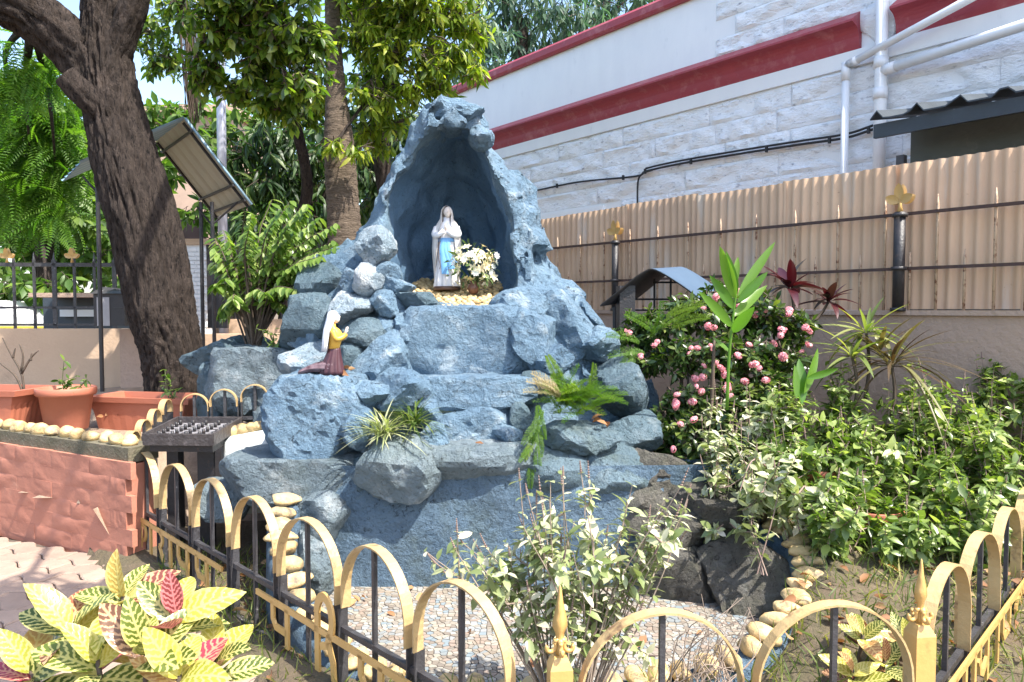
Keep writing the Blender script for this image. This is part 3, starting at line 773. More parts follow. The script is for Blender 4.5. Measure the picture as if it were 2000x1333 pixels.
yf = np.interp(az, [0.3, 0.75, 1.0, 1.45, 1.66, 2.2, 2.7, 2.95], [4.16, 4.26, 4.40, 4.60, 4.78, 4.78, 4.80, 4.92])
yb = np.interp(az, [0.3, 1.7, 2.4, 2.95], [6.1, 6.1, 5.95, 5.5])
cx = (XL + XR) / 2; hw = (XR - XL) / 2; cy = (yf + yb) / 2; hd = (yb - yf) / 2
p_ = 3.0
f = ((np.abs((X - cx) / hw) ** p_ + np.abs((Y - cy) / hd) ** p_) ** (1 / p_) - 1) * np.minimum(hw, hd)
ztop = P(880, 222, YO)[2]
f = np.maximum(f, (Z - ztop + 0.10 * np.maximum(0, X + 0.42) ** 1))
near = np.abs(f) < 0.24
pts = np.stack([X[near], Y[near], Z[near]], 1)
f1, f2 = worley(pts * np.array([2.9, 2.6, 3.4]) + fbm(pts * 2.0, 2, 3)[:, None] * 0.25, 4)
f[near] += 0.03 * (f1 - 0.45) - 0.02 * np.minimum(f2 - f1, 0.35) + 0.03 * fbm(pts * 3.0, 4, 8) + 0.075 * facet(pts * np.array([3.4, 3.0, 2.6]) + 3.7, 6) + 0.035 * facet(pts * 8.0, 16)
XNL = np.interp(az, znl, xnl); XNR = np.interp(az, znr, xnr); zntop = P(886, 254, YN)[2]
cxn = (XNL + XNR) / 2; hwn = (XNR - XNL) / 2
g0 = np.sqrt(((X - cxn) / hwn) ** 2 + ((Y - 4.72) / (0.35 + 1.55 * hwn)) ** 2)
fn = (g0 - 1) * 0.35
fn = np.maximum(fn, Z - zntop)
fn = np.maximum(fn, (1.47 + 0.30 * np.maximum(Y - 4.66, 0)) - Z)
nn_ = np.abs(fn) < 0.15
pn = np.stack([X[nn_], Y[nn_], Z[nn_]], 1)
w1, w2 = worley(pn * np.array([3.0, 3.0, 2.6]) + 9.3, 11)
fn[nn_] += 0.05 * (w1 - 0.45) + 0.03 * fbm(pn * 4.0, 3, 21) - 0.03 * np.minimum(w2 - w1, 0.3)
G = np.maximum(f, -fn)
V, Q = surface_nets(G, np.array([ax[0], ay[0], az[0]]), hG)
# faces that belong to the hollow get a deeper blue
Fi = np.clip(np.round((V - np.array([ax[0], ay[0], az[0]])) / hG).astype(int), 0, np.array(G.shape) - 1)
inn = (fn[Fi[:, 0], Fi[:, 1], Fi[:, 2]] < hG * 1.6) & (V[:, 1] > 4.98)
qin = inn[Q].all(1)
def submesh(V, Q, keep):
    q = Q[keep]; u_, inv = np.unique(q, return_inverse=True); return V[u_], inv.reshape(q.shape)
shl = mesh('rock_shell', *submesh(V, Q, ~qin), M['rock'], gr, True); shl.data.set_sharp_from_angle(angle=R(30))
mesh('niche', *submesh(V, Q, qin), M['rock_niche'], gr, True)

# ---- stones, slabs and steps set on the shell: pixel box, distance, depth, material
RK = [
 # cap stones and rim
 ('cap_stone', 'rock', 842, 214, 932, 256, 5.02, 0.50, 1, dict(flat_top=0.6)),
 ('stone', 'rock', 922, 244, 960, 288, 4.92, 0.30, 2, {}),
 ('stone', 'rock_sunlit', 708, 440, 766, 520, 4.74, 0.34, 5, {}),
 ('stone', 'rock_sunlit', 700, 508, 752, 574, 4.70, 0.30, 6, {}),
 ('stone', 'rock', 740, 510, 778, 552, 4.72, 0.26, 7, {}),
 ('stone', 'rock', 664, 522, 704, 572, 4.78, 0.28, 8, {}),
 ('stone', 'rock_sunlit', 654, 566, 724, 627, 4.62, 0.34, 9, {}),
 ('stone', 'rock', 722, 566, 782, 616, 4.62, 0.32, 10, {}),
 ('stone', 'rock', 742, 536, 800, 580, 4.72, 0.30, 11, {}),
 ('flat_stone', 'rock_moss', 776, 572, 856, 612, 4.64, 0.40, 12, dict(flat_top=0.55)),
 ('stone', 'rock', 972, 560, 1062, 620, 4.62, 0.42, 13, {}),
 # right flank
 ('slab', 'rock', 1002, 598, 1076, 706, 4.50, 0.38, 18, {}),
 ('slab', 'rock', 1060, 560, 1150, 690, 4.72, 0.40, 19, dict(fixed=((0.7, -0.2, 0.7, 0.35),))),
 ('stone', 'rock', 1120, 636, 1200, 700, 4.66, 0.40, 20, {}),
 ('stone', 'rock', 1040, 668, 1110, 726, 4.42, 0.36, 21, {}),
 ('stone', 'rock_moss', 1170, 690, 1252, 812, 4.45, 0.5, 22, {}),
 ('stone', 'rock_moss', 1010, 720, 1075, 772, 4.34, 0.34, 23, {}),
 ('planter_rim', 'rock_moss', 1062, 822, 1200, 878, 4.08, 0.30, 24, {}),
 ('stone', 'rock_moss', 1022, 862, 1135, 944, 4.04, 0.30, 25, {}),
 ('stone', 'rock_moss', 1128, 864, 1260, 950, 4.10, 0.42, 26, {}),
 ('stone', 'rock_moss', 1000, 778, 1040, 850, 4.22, 0.22, 27, {}),
 ('stone', 'rock_moss', 1195, 800, 1275, 880, 4.32, 0.40, 28, {}),
 ('stone', 'rock', 968, 828, 1014, 872, 4.14, 0.22, 29, {}),
 # middle steps
 ('step_block', 'rock', 822, 598, 1008, 742, 4.58, 0.42, 30, dict(K=6, lo=0.9, rough=0.09, soft=40, fixed=((0, -1, 0, 0.72), (1, 0, 0, .8), (-1, 0, 0, .8), (0, 0, 1, .75)))),
 ('step', 'rock', 806, 730, 1016, 792, 4.42, 0.55, 31, dict(K=6, lo=0.9, rough=0.09, soft=40, fixed=((0, -0.9, 0.1, 0.6), (0, 0, 1, .5), (1, 0, 0, .85), (-1, 0, 0, .85)))),
 ('step_block', 'rock', 850, 776, 1002, 868, 4.32, 0.40, 32, dict(K=7, lo=0.85, rough=0.1, soft=34, fixed=((0, -1, 0, 0.65),))),
 ('ledge', 'rock_grey', 836, 862, 1026, 958, 4.08, 0.46, 33, dict(K=9, lo=0.8, rough=0.1, fixed=((0, 0, 1, .45), (0, -0.7, -0.7, 0.62)))),
 # left side under the niche
 ('stone', 'rock', 782, 606, 836, 690, 4.52, 0.30, 34, {}),
 ('stone', 'rock', 700, 642, 792, 744, 4.40, 0.40, 35, {}),
 ('stone', 'rock_moss', 668, 618, 760, 676, 4.52, 0.34, 36, {}),
 ('stone', 'rock', 742, 606, 790, 660, 4.56, 0.26, 37, {}),
 ('stone', 'rock_moss', 660, 668, 712, 740, 4.46, 0.30, 38, {}),
 ('slab', 'rock', 712, 716, 836, 790, 4.28, 0.46, 39, {}),
 ('stone', 'rock', 690, 740, 760, 800, 4.20, 0.36, 40, {}),
 # the boulder the kneeling figure rests on, and the rocks around it
 ('boulder', 'rock', 556, 730, 716, 900, 4.24, 0.62, 41, dict(K=10, lo=0.75, sub=5, fixed=((0, 0, 1, .72), (0.1, -1, 0.1, 0.62)))),
 ('stone', 'rock', 676, 792, 724, 870, 4.04, 0.24, 42, {}),
 ('stone', 'rock_grey', 716, 846, 842, 956, 3.97, 0.40, 43, dict(K=10, lo=0.75, fixed=((-.15, -.9, -.3, .6),))),
 ('stone', 'rock', 826, 822, 872, 880, 4.06, 0.26, 44, {}),
 ('stone', 'rock', 818, 778, 862, 832, 4.18, 0.22, 45, {}),
 ('stone', 'rock_moss', 672, 886, 760, 972, 4.08, 0.32, 46, {}),
 ('flat_slab', 'rock_grey', 474, 878, 688, 968, 4.22, 0.60, 47, dict(K=7, lo=0.85, rough=0.1, fixed=((0, 0, 1, .5), (0, -1, 0, .7)))),
 ('stone', 'rock_grey', 396, 935, 486, 1000, 4.30, 0.40, 48, {}),
 ('stone', 'rock_grey', 590, 950, 672, 1050, 3.98, 0.34, 49, {}),
 ('stone', 'rock_grey', 584, 1030, 650, 1160, 3.86, 0.32, 50, {}),
 # low wall of rocks behind at left
 ('wall_rock', 'rock_grey', 440, 676, 590, 800, 5.10, 0.60, 51, dict(K=9, lo=0.8, fixed=((0, 0, 1, .6), (0, -1, 0, .6)))),
 ('wall_rock', 'rock_moss', 400, 700, 470, 812, 5.20, 0.50, 52, {}),
 ('wall_rock', 'rock_grey', 515, 775, 590, 870, 4.85, 0.45, 53, {}),
 ('wall_rock', 'rock_moss', 385, 655, 520, 730, 5.30, 0.60, 54, {}),
 ('slab', 'rock_sunlit', 566, 664, 668, 738, 4.62, 0.45, 55, dict(fixed=((0, -.5, .8, .35),))),
 ('stone', 'rock_moss', 596, 500, 690, 620, 5.05, 0.60, 56, {}),
 ('stone', 'rock_moss', 560, 570, 668, 690, 4.95, 0.60, 57, {}),
 # rocks lining the basin at right, shade painted into their colour
 ('stone', 'rock_shaded', 1180, 876, 1330, 985, 4.1, 0.40, 60, {}),
 ('stone', 'rock_shaded', 1240, 960, 1400, 1080, 3.98, 0.42, 61, {}),
 ('stone', 'rock_shaded', 1330, 940, 1480, 1070, 3.95, 0.40, 62, {}),
 ('stone', 'rock_shaded', 1270, 1060, 1400, 1190, 3.90, 0.40, 63, {}),
 ('stone', 'rock_shaded', 1390, 1050, 1540, 1190, 3.72, 0.40, 64, {}),
]
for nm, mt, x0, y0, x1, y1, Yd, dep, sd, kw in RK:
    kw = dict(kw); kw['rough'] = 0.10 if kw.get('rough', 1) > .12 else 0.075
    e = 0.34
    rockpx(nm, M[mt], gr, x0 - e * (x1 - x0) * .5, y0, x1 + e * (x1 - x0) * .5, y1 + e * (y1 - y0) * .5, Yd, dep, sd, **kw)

# ---- pebbles in front of the statue
peb = []
for s in range(5):
    V, F = rock_verts((1, 1, 1), 140 + s, sub=2, K=4, rough=0.05, lo=0.85, soft=9)
    peb.append(mdata('pebble', V, F, M['pebble'], True))
cnt = 0
for iy, yy in enumerate(np.arange(4.63, 5.42, 0.043)):
    for xx in np.arange(-0.75, 0.02, 0.046):
        x = xx + (0.023 if iy % 2 else 0) + RNG.normal(0, 0.006); y = yy + RNG.normal(0, 0.006)
        z = 1.475 + 0.30 * max(y - 4.66, 0)
        l_ = np.interp(y, [4.62, 4.72, 4.85, 5.45], [-0.50, -0.60, -0.70, -0.72]); r_ = np.interp(y, [4.62, 4.72, 5.45], [-0.16, -0.10, -0.06])
        if l_ < x < r_:
            s_ = RNG.uniform(0.036, 0.052)
            inst('pebble', peb[cnt % 5], gr, (x, y, z + 0.012), eul(RNG.normal(0, .4), RNG.normal(0, .4), RNG.uniform(0, 6)), (s_ * 1.15, s_, s_ * 0.75)); cnt += 1

# ================================================================== basin
cpth = curve([P(*c) for c in CURB], 110)
pool = thing('pool_basin', 'dry basin with mosaic floor and yellow stone rim at the grotto foot', 'basin', (0.3, 3.4, 0.0))
Tn = np.gradient(cpth, axis=0); Tn[:, 2] = 0; Tn /= np.linalg.norm(Tn, axis=1, keepdims=True)
Sn = np.stack([Tn[:, 1], -Tn[:, 0], np.zeros(len(Tn))], 1)
rings = []
for q, s_ in zip(cpth, Sn):
    wd_ = 0.065; top = q[2] - 0.03
    nz_ = 0.01 * fbm(q[None] * 6, 3, 4)[0]
    ins_ = [(-wd_ - .02, -0.05), (-wd_, top - 0.02 + nz_), (-wd_ + .02, top), (wd_ - .02, top), (wd_, top - 0.02), (wd_ + .02 + nz_, -0.05)]
    rings.append(np.array([[q[0] + s_[0] * o, q[1] + s_[1] * o, z] for o, z in ins_]))
mesh('curb', *loft(rings), M['stucco'], pool, True)
d_ = np.cumsum(np.r_[0, np.linalg.norm(np.diff(cpth, axis=0), axis=1)])
t_ = 0.03; k = 0
while t_ < d_[-1]:
    q = np.array([np.interp(t_, d_, cpth[:, a]) for a in range(3)]); s_ = np.array([np.interp(t_, d_, Sn[:, a]) for a in range(3)])
    t3 = np.array([np.interp(t_, d_, Tn[:, a]) for a in range(3)])
    inst('cobble', stone_me[k % 6], pool, q + np.array([0, 0, -0.005]), np.stack([norm(s_), norm(t3), [0, 0, 1]], 1) @ eul(RNG.normal(0, .15), RNG.normal(0, .15), RNG.normal(0, .2)), (RNG.uniform(.13, .17), RNG.uniform(.075, .1), RNG.uniform(.06, .08)))
    t_ += RNG.uniform(0.085, 0.115); k += 1
# back wall of blue stucco, gently uneven
nx, nz = 80, 26; xs = np.linspace(-1.12, 1.25, nx); zs = np.linspace(-0.03, 0.66, nz)
V = np.array([[x, 3.95 + 0.10 * max(0, x - 0.6) + 0.02 * fbm(np.array([[x * 3, 0, z * 3]]), 3, 3)[0] - 0.05 * max(0, 0.12 - z), z] for z in zs for x in xs])
V2 = V.copy(); V2[:, 1] += 0.14
F = [(i * nx + j, i * nx + j + 1, (i + 1) * nx + j + 1, (i + 1) * nx + j) for i in range(nz - 1) for j in range(nx - 1)]
n0 = len(V); F += [(a + n0, d + n0, c + n0, b2 + n0) for a, b2, c, d in F]
mesh('back_wall', np.vstack([V, V2]), F, M['stucco'], pool, True)
# mosaic floor of broken tile
def chip_mat():
    m, t, b = newmat('broken_tile'); oi = N(t, 'ShaderNodeObjectInfo'); at = N(t, 'ShaderNodeAttribute', attribute_name='lv')
    ad = N(t, 'ShaderNodeMath', operation='ADD'); t.links.new(oi.outputs['Random'], ad.inputs[0]); t.links.new(at.outputs['Fac'], ad.inputs[1])
    fr_ = N(t, 'ShaderNodeMath', operation='FRACT'); t.links.new(ad.outputs[0], fr_.inputs[0])
    n = N(t, 'ShaderNodeValToRGB'); n.color_ramp.interpolation = 'CONSTANT'; e = n.color_ramp.elements
    cols = [(0.27, 0.235, 0.19), (0.33, 0.30, 0.25), (0.25, 0.23, 0.20), (0.28, 0.22, 0.18), (0.27, 0.28, 0.28), (0.36, 0.335, 0.29), (0.20, 0.17, 0.14), (0.20, 0.24, 0.26)]
    while len(e) < len(cols): e.new(0.5)
    for i, c in enumerate(cols): e[i].position = i / len(cols); e[i].color = rgb(c)
    t.links.new(fr_.outputs[0], n.inputs[0])
    v = objvec(t, world=True); col = mixc(t, ramp(t, noise(t, v, 5, 6, 0.6), [(0.45, 0.0), (0.75, 0.6)]), n.outputs[0], (0.26, 0.20, 0.14))
    t.links.new(col, b.inputs['Base Color']); b.inputs['Roughness'].default_value = 0.5
    return m
M['chip'] = chip_mat()
M['grout'] = mat('dark_grout', (0.10, 0.08, 0.06), (0.06, 0.05, 0.04), 20, 0.9, 0.4, 60)
floor_poly = [tuple(q[:2]) for q in cpth] + [(1.2, 4.12), (-1.1, 4.12)]
mesh('floor_bed', *poly_prism(floor_poly[:-2][::2] + [(1.2, 4.12), (-1.1, 4.12)], -0.05, -0.004), M['grout'], pool, False)
cs = 0.028; gxn = 86; gyn = 50
P0 = {}
for i in range(-2, gxn + 2):
    for j in range(-2, gyn + 2):
        P0[i, j] = (-1.0 + (i + RNG.uniform(-.42, .42)) * cs, 2.75 + (j + RNG.uniform(-.42, .42)) * cs)
def clip(poly, a, b, c):
    out = []
    for i in range(len(poly)):
        p, q = poly[i - 1], poly[i]; dp = a * p[0] + b * p[1] - c; dq = a * q[0] + b * q[1] - c
        if dp <= 0: out.append(p)
        if dp * dq < 0:
            t = dp / (dp - dq); out.append((p[0] + t * (q[0] - p[0]), p[1] + t * (q[1] - p[1])))
    return out
chips = []
for i in range(gxn):
    for j in range(gyn):
        x, y = P0[i, j]
        if not inpoly(x, y, floor_poly): continue
        s = cs * 1.6; poly = [(x - s, y - s), (x + s, y - s), (x + s, y + s), (x - s, y + s)]
        for di in (-2, -1, 0, 1, 2):
            for dj in (-2, -1, 0, 1, 2):
                if di or dj:
                    x2, y2 = P0[i + di, j + dj]; dx, dy = x2 - x, y2 - y; l = math.hypot(dx, dy)
                    poly = clip(poly, dx / l, dy / l, (dx * (x + x2) + dy * (y + y2)) / 2 / l - 0.0019)
                    if len(poly) < 3: break
        if len(poly) >= 3: chips.append((x, y, poly))
chips.sort(key=lambda c: -(1 if 0 < project([[c[0], c[1], 0]])[0][1] < 1325 else 0) * 1000 + c[1])
VV, FF, AA = [], [], []; off = 0
for k, (x, y, poly) in enumerate(chips):
    z = RNG.uniform(0.0, 0.003); n = len(poly); pa = np.array(poly)
    V = np.vstack([np.c_[pa, np.full(n, z)], np.c_[pa, np.full(n, -0.012)]])
    F = [tuple(range(n))] + [(i, n + i, n + (i + 1) % n, (i + 1) % n) for i in range(n)]
    if k < 300: mesh('mosaic_chip', V, F, M['chip'], pool, False)
    else:
        VV.append(V); FF += [tuple(a + off for a in f_) for f_ in F]; AA += [RNG.random()] * (2 * n); off += 2 * n
mesh('mosaic', np.concatenate(VV), FF, M['chip'], pool, False, attr=AA, kind='stuff')

# ---- low plastered end wall beside the candle stand, with yellow stones on it
pl = thing('planter_wall', 'low whitewashed curb topped with yellow stones beside the candle stand', 'wall', P(470, 960, 4.55))
M['whitewash'] = mat('whitewashed_plaster', (0.56, 0.58, 0.57), (0.45, 0.49, 0.50), 5, 0.8, 0.35, 30, dirt=(0.28, 0.25, 0.21), dscale=7, dlo=0.6, dhi=0.75)
a_, b_p = P(446, 852, 4.56), P(540, 834, 4.66)
rings = []
for t in np.linspace(0, 1, 9):
    q = a_ + (b_p - a_) * t; o = np.array([0.10, 0.09, 0]); nzv = 0.02 * fbm(q[None] * 7, 3, 2)[0]
    rings.append(np.array([[q[0] - o[0], q[1] + .14, 0.25], [q[0] - o[0], q[1] + .14, q[2] - .02], [q[0], q[1] - .06, q[2]], [q[0] + .02, q[1] - .10 + nzv, q[2] - .05], [q[0] + .04, q[1] - .12 + nzv, 0.25]]))
mesh('curb', *loft(rings), M['whitewash'], pl, True)
for k, t in enumerate(np.linspace(0.1, 1.0, 6)):
    q = a_ + (b_p - a_) * t
    inst('cobble', stone_me[k % 6], pl, q + np.array([0, 0, 0.02]), eul(RNG.normal(0, .2), RNG.normal(0, .2), RNG.uniform(0, 3)), (RNG.uniform(.09, .12), .085, RNG.uniform(.07, .09)))

# ================================================================== arched railing
def rail_run(label, A, B, n, z_top=0.643, rise=0.0, first=0.0, bar_w=0.021, thick=0.0032, z0=-0.05, txt=None, post0=False, post1=False, gold_lo=0.30):
    """n arches between ground points A and B; each arch is a gold bent flat bar on black legs with a centre bar"""
    A = np.append(np.asarray(A, float), 0); B = np.append(np.asarray(B, float), 0)
    d = norm(B - A); L = np.linalg.norm(B - A); nn = np.array([d[1], -d[0], 0]); Rm = np.stack([d, nn, [0, 0, 1]], 1)
    o = thing('arched_railing', label, 'railing', (A + B) / 2)
    pitch = L / n; r = pitch * 0.46
    def loop(s):
        # inner and outer outline of half circle plus the gold ends of the legs
        aa = np.linspace(0, math.pi, 19); zs = z_top - r
        path = [(r, zs - gold_lo * r)] + [(r * math.cos(a), zs + r * math.sin(a)) for a in aa] + [(-r, zs - gold_lo * r)]
        pin = [(r - thick * 2, zs - gold_lo * r)] + [((r - thick * 2) * math.cos(a), zs + (r - thick * 2) * math.sin(a)) for a in aa] + [(-r + thick * 2, zs - gold_lo * r)]
        rings = []
        for (x, z), (xi, zi) in zip(path, pin):
            rings.append(np.array([[x, -bar_w, z], [x, bar_w, z], [xi, bar_w, zi], [xi, -bar_w, zi]]))
        return loft(rings)
    V, F = loop(0); am = mdata('arch', V, F, M['gold_arch'], False)
    zs = z_top - r - gold_lo * r
    b = MB(); b.box((0, 0, (zs + z0) / 2), (thick, bar_w, (zs - z0) / 2)); lm = mdata('leg', np.concatenate(b.V), b.F, M['worn_iron'], False)
    b = MB(); b.box((0, 0, (z_top - 0.012 + z0) / 2), (0.008, 0.008, (z_top - 0.012 - z0) / 2)); cm = mdata('centre_bar', np.concatenate(b.V), b.F, M['worn_iron'], False)
    for i in range(n):
        c = A + d * (pitch * (i + 0.5)) + np.array([0, 0, rise * (i + 0.5) / n])
        tl = RNG.normal(0, 0.006)
        a_ = inst('arch', am, o, c, Rm @ eul(RNG.normal(0, .008), tl, RNG.normal(0, .025)), (RNG.uniform(.985, 1.015), 1, 1))
        for sg in (-1, 1): inst('leg', lm, o, c + d * (sg * (r - thick)), Rm)
        inst('centre_bar', cm, o, c, Rm)
    for z in ((0.27, 0.02) if rise == 0 else (z_top - r * 2.2,)):
        b = MB(); b.box((A + B) / 2 + np.array([0, 0, z + rise / 2]), (L / 2, 0.011, 0.011), Rm); b.build('rail', M['worn_iron'], o)
    for fl, q in ((post0, A), (post1, B)):
        if fl: corner_post(o, q, Rm, z_top)
    return o, A, d, nn, Rm
def corner_post(o, q, Rm, zt_):
    h = 0.032; zb_ = zt_ - 0.175
    rings = []
    for z, a in ((-0.05, h), (zb_ - 0.02, h), (zb_, h * 0.75), (zb_ + 0.012, h * 0.55)):
        rings.append(q + (np.array([[-a, -a, z], [a, -a, z], [a, a, z], [-a, a, z]])) @ Rm.T)
    p_o = mesh('post', *loft(rings), M['gold'], o, False)
    # cast spear with side scrolls
    b = MB(); rings = []
    for z, a in ((0.01, .012), (0.03, .014), (0.05, .011), (0.075, .013), (0.095, .022), (0.115, .020), (0.16, .010), (0.205, .004), (0.212, .001)):
        rings.append(q + np.array([0, 0, zb_]) + (np.array([[-a, 0, z], [0, -a * .8, z], [a, 0, z], [0, a * .8, z]])) @ Rm.T)
    b.add(*loft(rings))
    for sg in (-1, 1):
        for ax_ in (0, 1):
            th = np.linspace(0, 4.6, 14); rr = 0.021 * (1 - th / 6.2)
            pts = [q + Rm @ np.array([(sg * (0.030 + r_ * math.cos(t + 2.2) * 1.0) if ax_ == 0 else 0), (sg * (0.030 + r_ * math.cos(t + 2.2)) if ax_ else 0), zb_ + 0.036 + r_ * math.sin(t + 2.2)]) for t, r_ in zip(th, rr)]
            b.tube(pts, 0.0065, 7)
            b.tube([q + np.array([0, 0, zb_ + 0.055]), pts[0]], 0.008, 7)
    b.build('finial', M['gold'], p_o, True)
    return p_o
D_ = 0.857
LA = np.array([-2.571, 5.157]) * D_; LBn = np.array([-0.185, 2.674]) * D_; ldir = (LBn - LA) / 6.0
runA, runB = LA - ldir * 0.5, LBn + ldir * 0.5
post1 = np.array([0.135, 2.045])
runL = rail_run('arched gold and black railing running along the paving at left', runA, runB, 7)
frontA, frontB = post1 + np.array([0.035, 0.0]), np.array([1.205, 2.165])
runF = rail_run('arched gold and black railing between the two spear posts', frontA, frontB, 2, post0=False, gold_lo=0.5)
post2 = np.array([1.255, 2.235])
runR = rail_run('arched gold and black railing receding at the right edge', post2 + np.array([0.04, 0.04]), post2 + np.array([0.04, 0.04]) + np.array([0.338, 0.354]) * 5, 5, gold_lo=0.62)
corner_post(runL[0], np.append(post1, 0), runF[4], 0.69); corner_post(runR[0], np.append(post2, 0), runF[4], 0.70)
# far side of the enclosure: back along the bed, then towards the rocks
q0 = runA + np.array([-0.06, 0.03]); q1 = P(333, 790, 5.3)[:2]
runB2 = rail_run('short stepped arched railing rising beside the terracotta planter', q0, q1, 4, z_top=0.70, rise=0.19, z0=0.0)
runC = rail_run('small arched railing with worn arches behind the candle stand', P(350, 800, 4.74)[:2], P(528, 800, 4.80)[:2], 3, z_top=0.945, rise=0.085, z0=0.58, bar_w=0.016)
# thin gold flat at the outer corner
b = MB(); b.box(np.array([q0[0] - 0.01, q0[1] - 0.03, 0.28]), (0.012, 0.012, 0.30)); b.build('corner_flat', M['gold'], runL[0])

# ---- flat-cut gold letters (hung from a head line) on the railing
def ribbon(pts, w_, closed=False):
    """thick flat stroke in the (s, z) plane"""
    p = np.asarray(pts, float); n = len(p)
    T = np.gradient(p, axis=0) if not closed else (np.roll(p, -1, 0) - np.roll(p, 1, 0))
    T /= np.maximum(np.linalg.norm(T, axis=1, keepdims=True), 1e-9); Nn = np.stack([-T[:, 1], T[:, 0]], 1)
    a, b = p + Nn * w_ / 2, p - Nn * w_ / 2; V = []; th = 0.005
    for i in range(n): V += [(a[i, 0], th, a[i, 1]), (b[i, 0], th, b[i, 1]), (b[i, 0], -th, b[i, 1]), (a[i, 0], -th, a[i, 1])]
    F = []
    for i in range(n if closed else n - 1):
        k = (i + 1) % n
        for j in range(4): F.append((4 * i + j, 4 * i + (j + 1) % 4, 4 * k + (j + 1) % 4, 4 * k + j))
    if not closed: F += [(3, 2, 1, 0), (4 * n - 4, 4 * n - 3, 4 * n - 2, 4 * n - 1)]
    return np.array(V), F
def arc(cx_, cz_, rx, rz, a0, a1, n=14): return [(cx_ + rx * math.cos(a), cz_ + rz * math.sin(a)) for a in np.linspace(a0, a1, n)]
def letters(run, zl_, items, head, side=1.0, hw_=0.02):
    o, A, d, nn, Rm = run
    def place(V): return A + V[:, 0:1] * d + (V[:, 1:2] + 0.032 * side) * nn + V[:, 2:3] * np.array([0, 0, 1])
    for s0, s1 in head:
        V, F = ribbon([(s0, zl_), (s1, zl_)], hw_ * 1.25); mesh('letter_headline', place(V), F, M['gold'], o, False)
    for s, kind in items:
        b = MB(); W_ = 0.030; H = 0.17
        def st(pts, ww=W_, closed=False):
            V, F = ribbon([(s + x, zl_ + z) for x, z in pts], ww, closed); b.add(place(V), F)
        if kind == 'pa':      # square bowl and stem
            st([(0.07, 0.0), (0.07, -H)]); st([(-0.06, 0.0), (-0.06, -0.075), (-0.035, -0.105), (0.07, -0.105)])
        elif kind == 'ya':
            st([(0.07, 0.0), (0.07, -H)]); st([(-0.05, -0.0), (-0.05, -0.05), (-0.075, -0.065)], 0.024); st([(-0.05, -0.05), (-0.045, -0.10), (0.0, -0.12), (0.07, -0.085)], 0.028)
        elif kind == 'ka':
            st([(0.0, 0.0), (0.0, -H)]); st(arc(-0.045, -0.075, 0.045, 0.04, 0, 2 * math.pi, 18)[:-1], 0.024, True); st(arc(0.05, -0.07, 0.045, 0.045, 1.9, -1.6), 0.024)
        elif kind == 'bar': st([(0.0, 0.0), (0.0, -H)])
        elif kind == 'ra': st(arc(-0.01, -0.045, 0.045, 0.04, 1.5, -1.7), 0.026); st([(-0.015, -0.085), (0.05, -H)], 0.026)
        elif kind == 'hook':  # stem with a tall loop rising over the head line
            st([(-0.055, 0.06), (-0.055, -H)], 0.034); st(arc(0.0, 0.055, 0.058, 0.088, math.pi * 0.98, -0.9, 20), 0.036); st([(0.035, -0.01), (0.02, -0.045), (-0.03, -0.062)], 0.03); st([(0.028, -0.03), (0.062, -0.10), (0.07, -H)], 0.03)
        b.build('letter', M['gold'], o)
letters(runL, 0.235, [(0.22, 'ka'), (0.40, 'bar'), (0.56, 'ra'), (0.72, 'bar'), (0.90, 'pa'), (1.16, 'pa'), (2.02, 'pa'), (2.40, 'hook'), (2.72, 'pa'), (2.95, 'bar')], [(0.0, 1.42), (1.80, 3.3)])
letters(runR, 0.30, [(0.12, 'bar'), (0.22, 'pa'), (0.42, 'bar'), (0.55, 'ya'), (0.80, 'bar'), (0.95, 'pa'), (1.25, 'ka')], [(0.05, 1.5)], side=1.6)

# ================================================================== candle stand
cst = thing('candle_stand', 'black metal candle tray on a dark post beside the railing', 'candle stand', P(360, 1000, 4.5))
tc = P(380, 845, 4.5); tw = (P(446, 845, 4.5)[0] - P(314, 845, 4.5)[0]) / 2
M['tray'] = mat('sooty_tray', (0.075, 0.065, 0.065), (0.045, 0.038, 0.038), 14, 0.4, 0.4, 45, dirt=(0.15, 0.13, 0.13), dscale=18)
M['wax'] = mat('spilled_wax', (0.36, 0.35, 0.37), (0.22, 0.21, 0.22), 30, 0.25, 0.6, 60, dirt=(0.06, 0.05, 0.05), dscale=25, dlo=0.5, dhi=0.6)
Rt = eul(R(6), 0, R(-3))
b = MB(); b.box(tc, (tw, 0.20, 0.008), Rt); b.build('tray', M['wax'], cst)
for (x, y, hx, hy) in ((0, -0.20, tw + .005, .008), (0, 0.20, tw + .005, .008), (-tw, 0, .008, .20), (tw, 0, .008, .20)):
    b = MB(); b.box(tc + Rt @ np.array([x, y, 0.012]), (hx, hy, 0.034), Rt); b.build('tray_edge', M['tray'], cst)
b = MB(); b.box(tc + np.array([0, -0.02, -0.05]), (tw * 0.92, 0.15, 0.022), Rt); b.build('tray_support', M['black_iron'], cst)
sock = MB(); sock.tube([(0, 0, 0), (0, 0, 0.028)], [0.011, 0.009], 8); sm_ = mdata('candle_socket', np.concatenate(sock.V), sock.F, M['black_iron'], True)
for i in range(5):
    for j in range(7): inst('candle_socket', sm_, cst, tc + Rt @ np.array([-tw * .78 + i * tw * .40, -0.165 + j * 0.052, 0.01]), Rt)
b = MB(); b.box(np.array([tc[0] - .13, tc[1] + .02, 0.34]), (0.035, 0.04, 0.36)); b.build('post', M['black_iron'], cst)
b = MB(); b.box(np.array([tc[0] + .06, tc[1] + .02, 0.34]), (0.05, 0.012, 0.36)); b.build('post', M['black_iron'], cst)

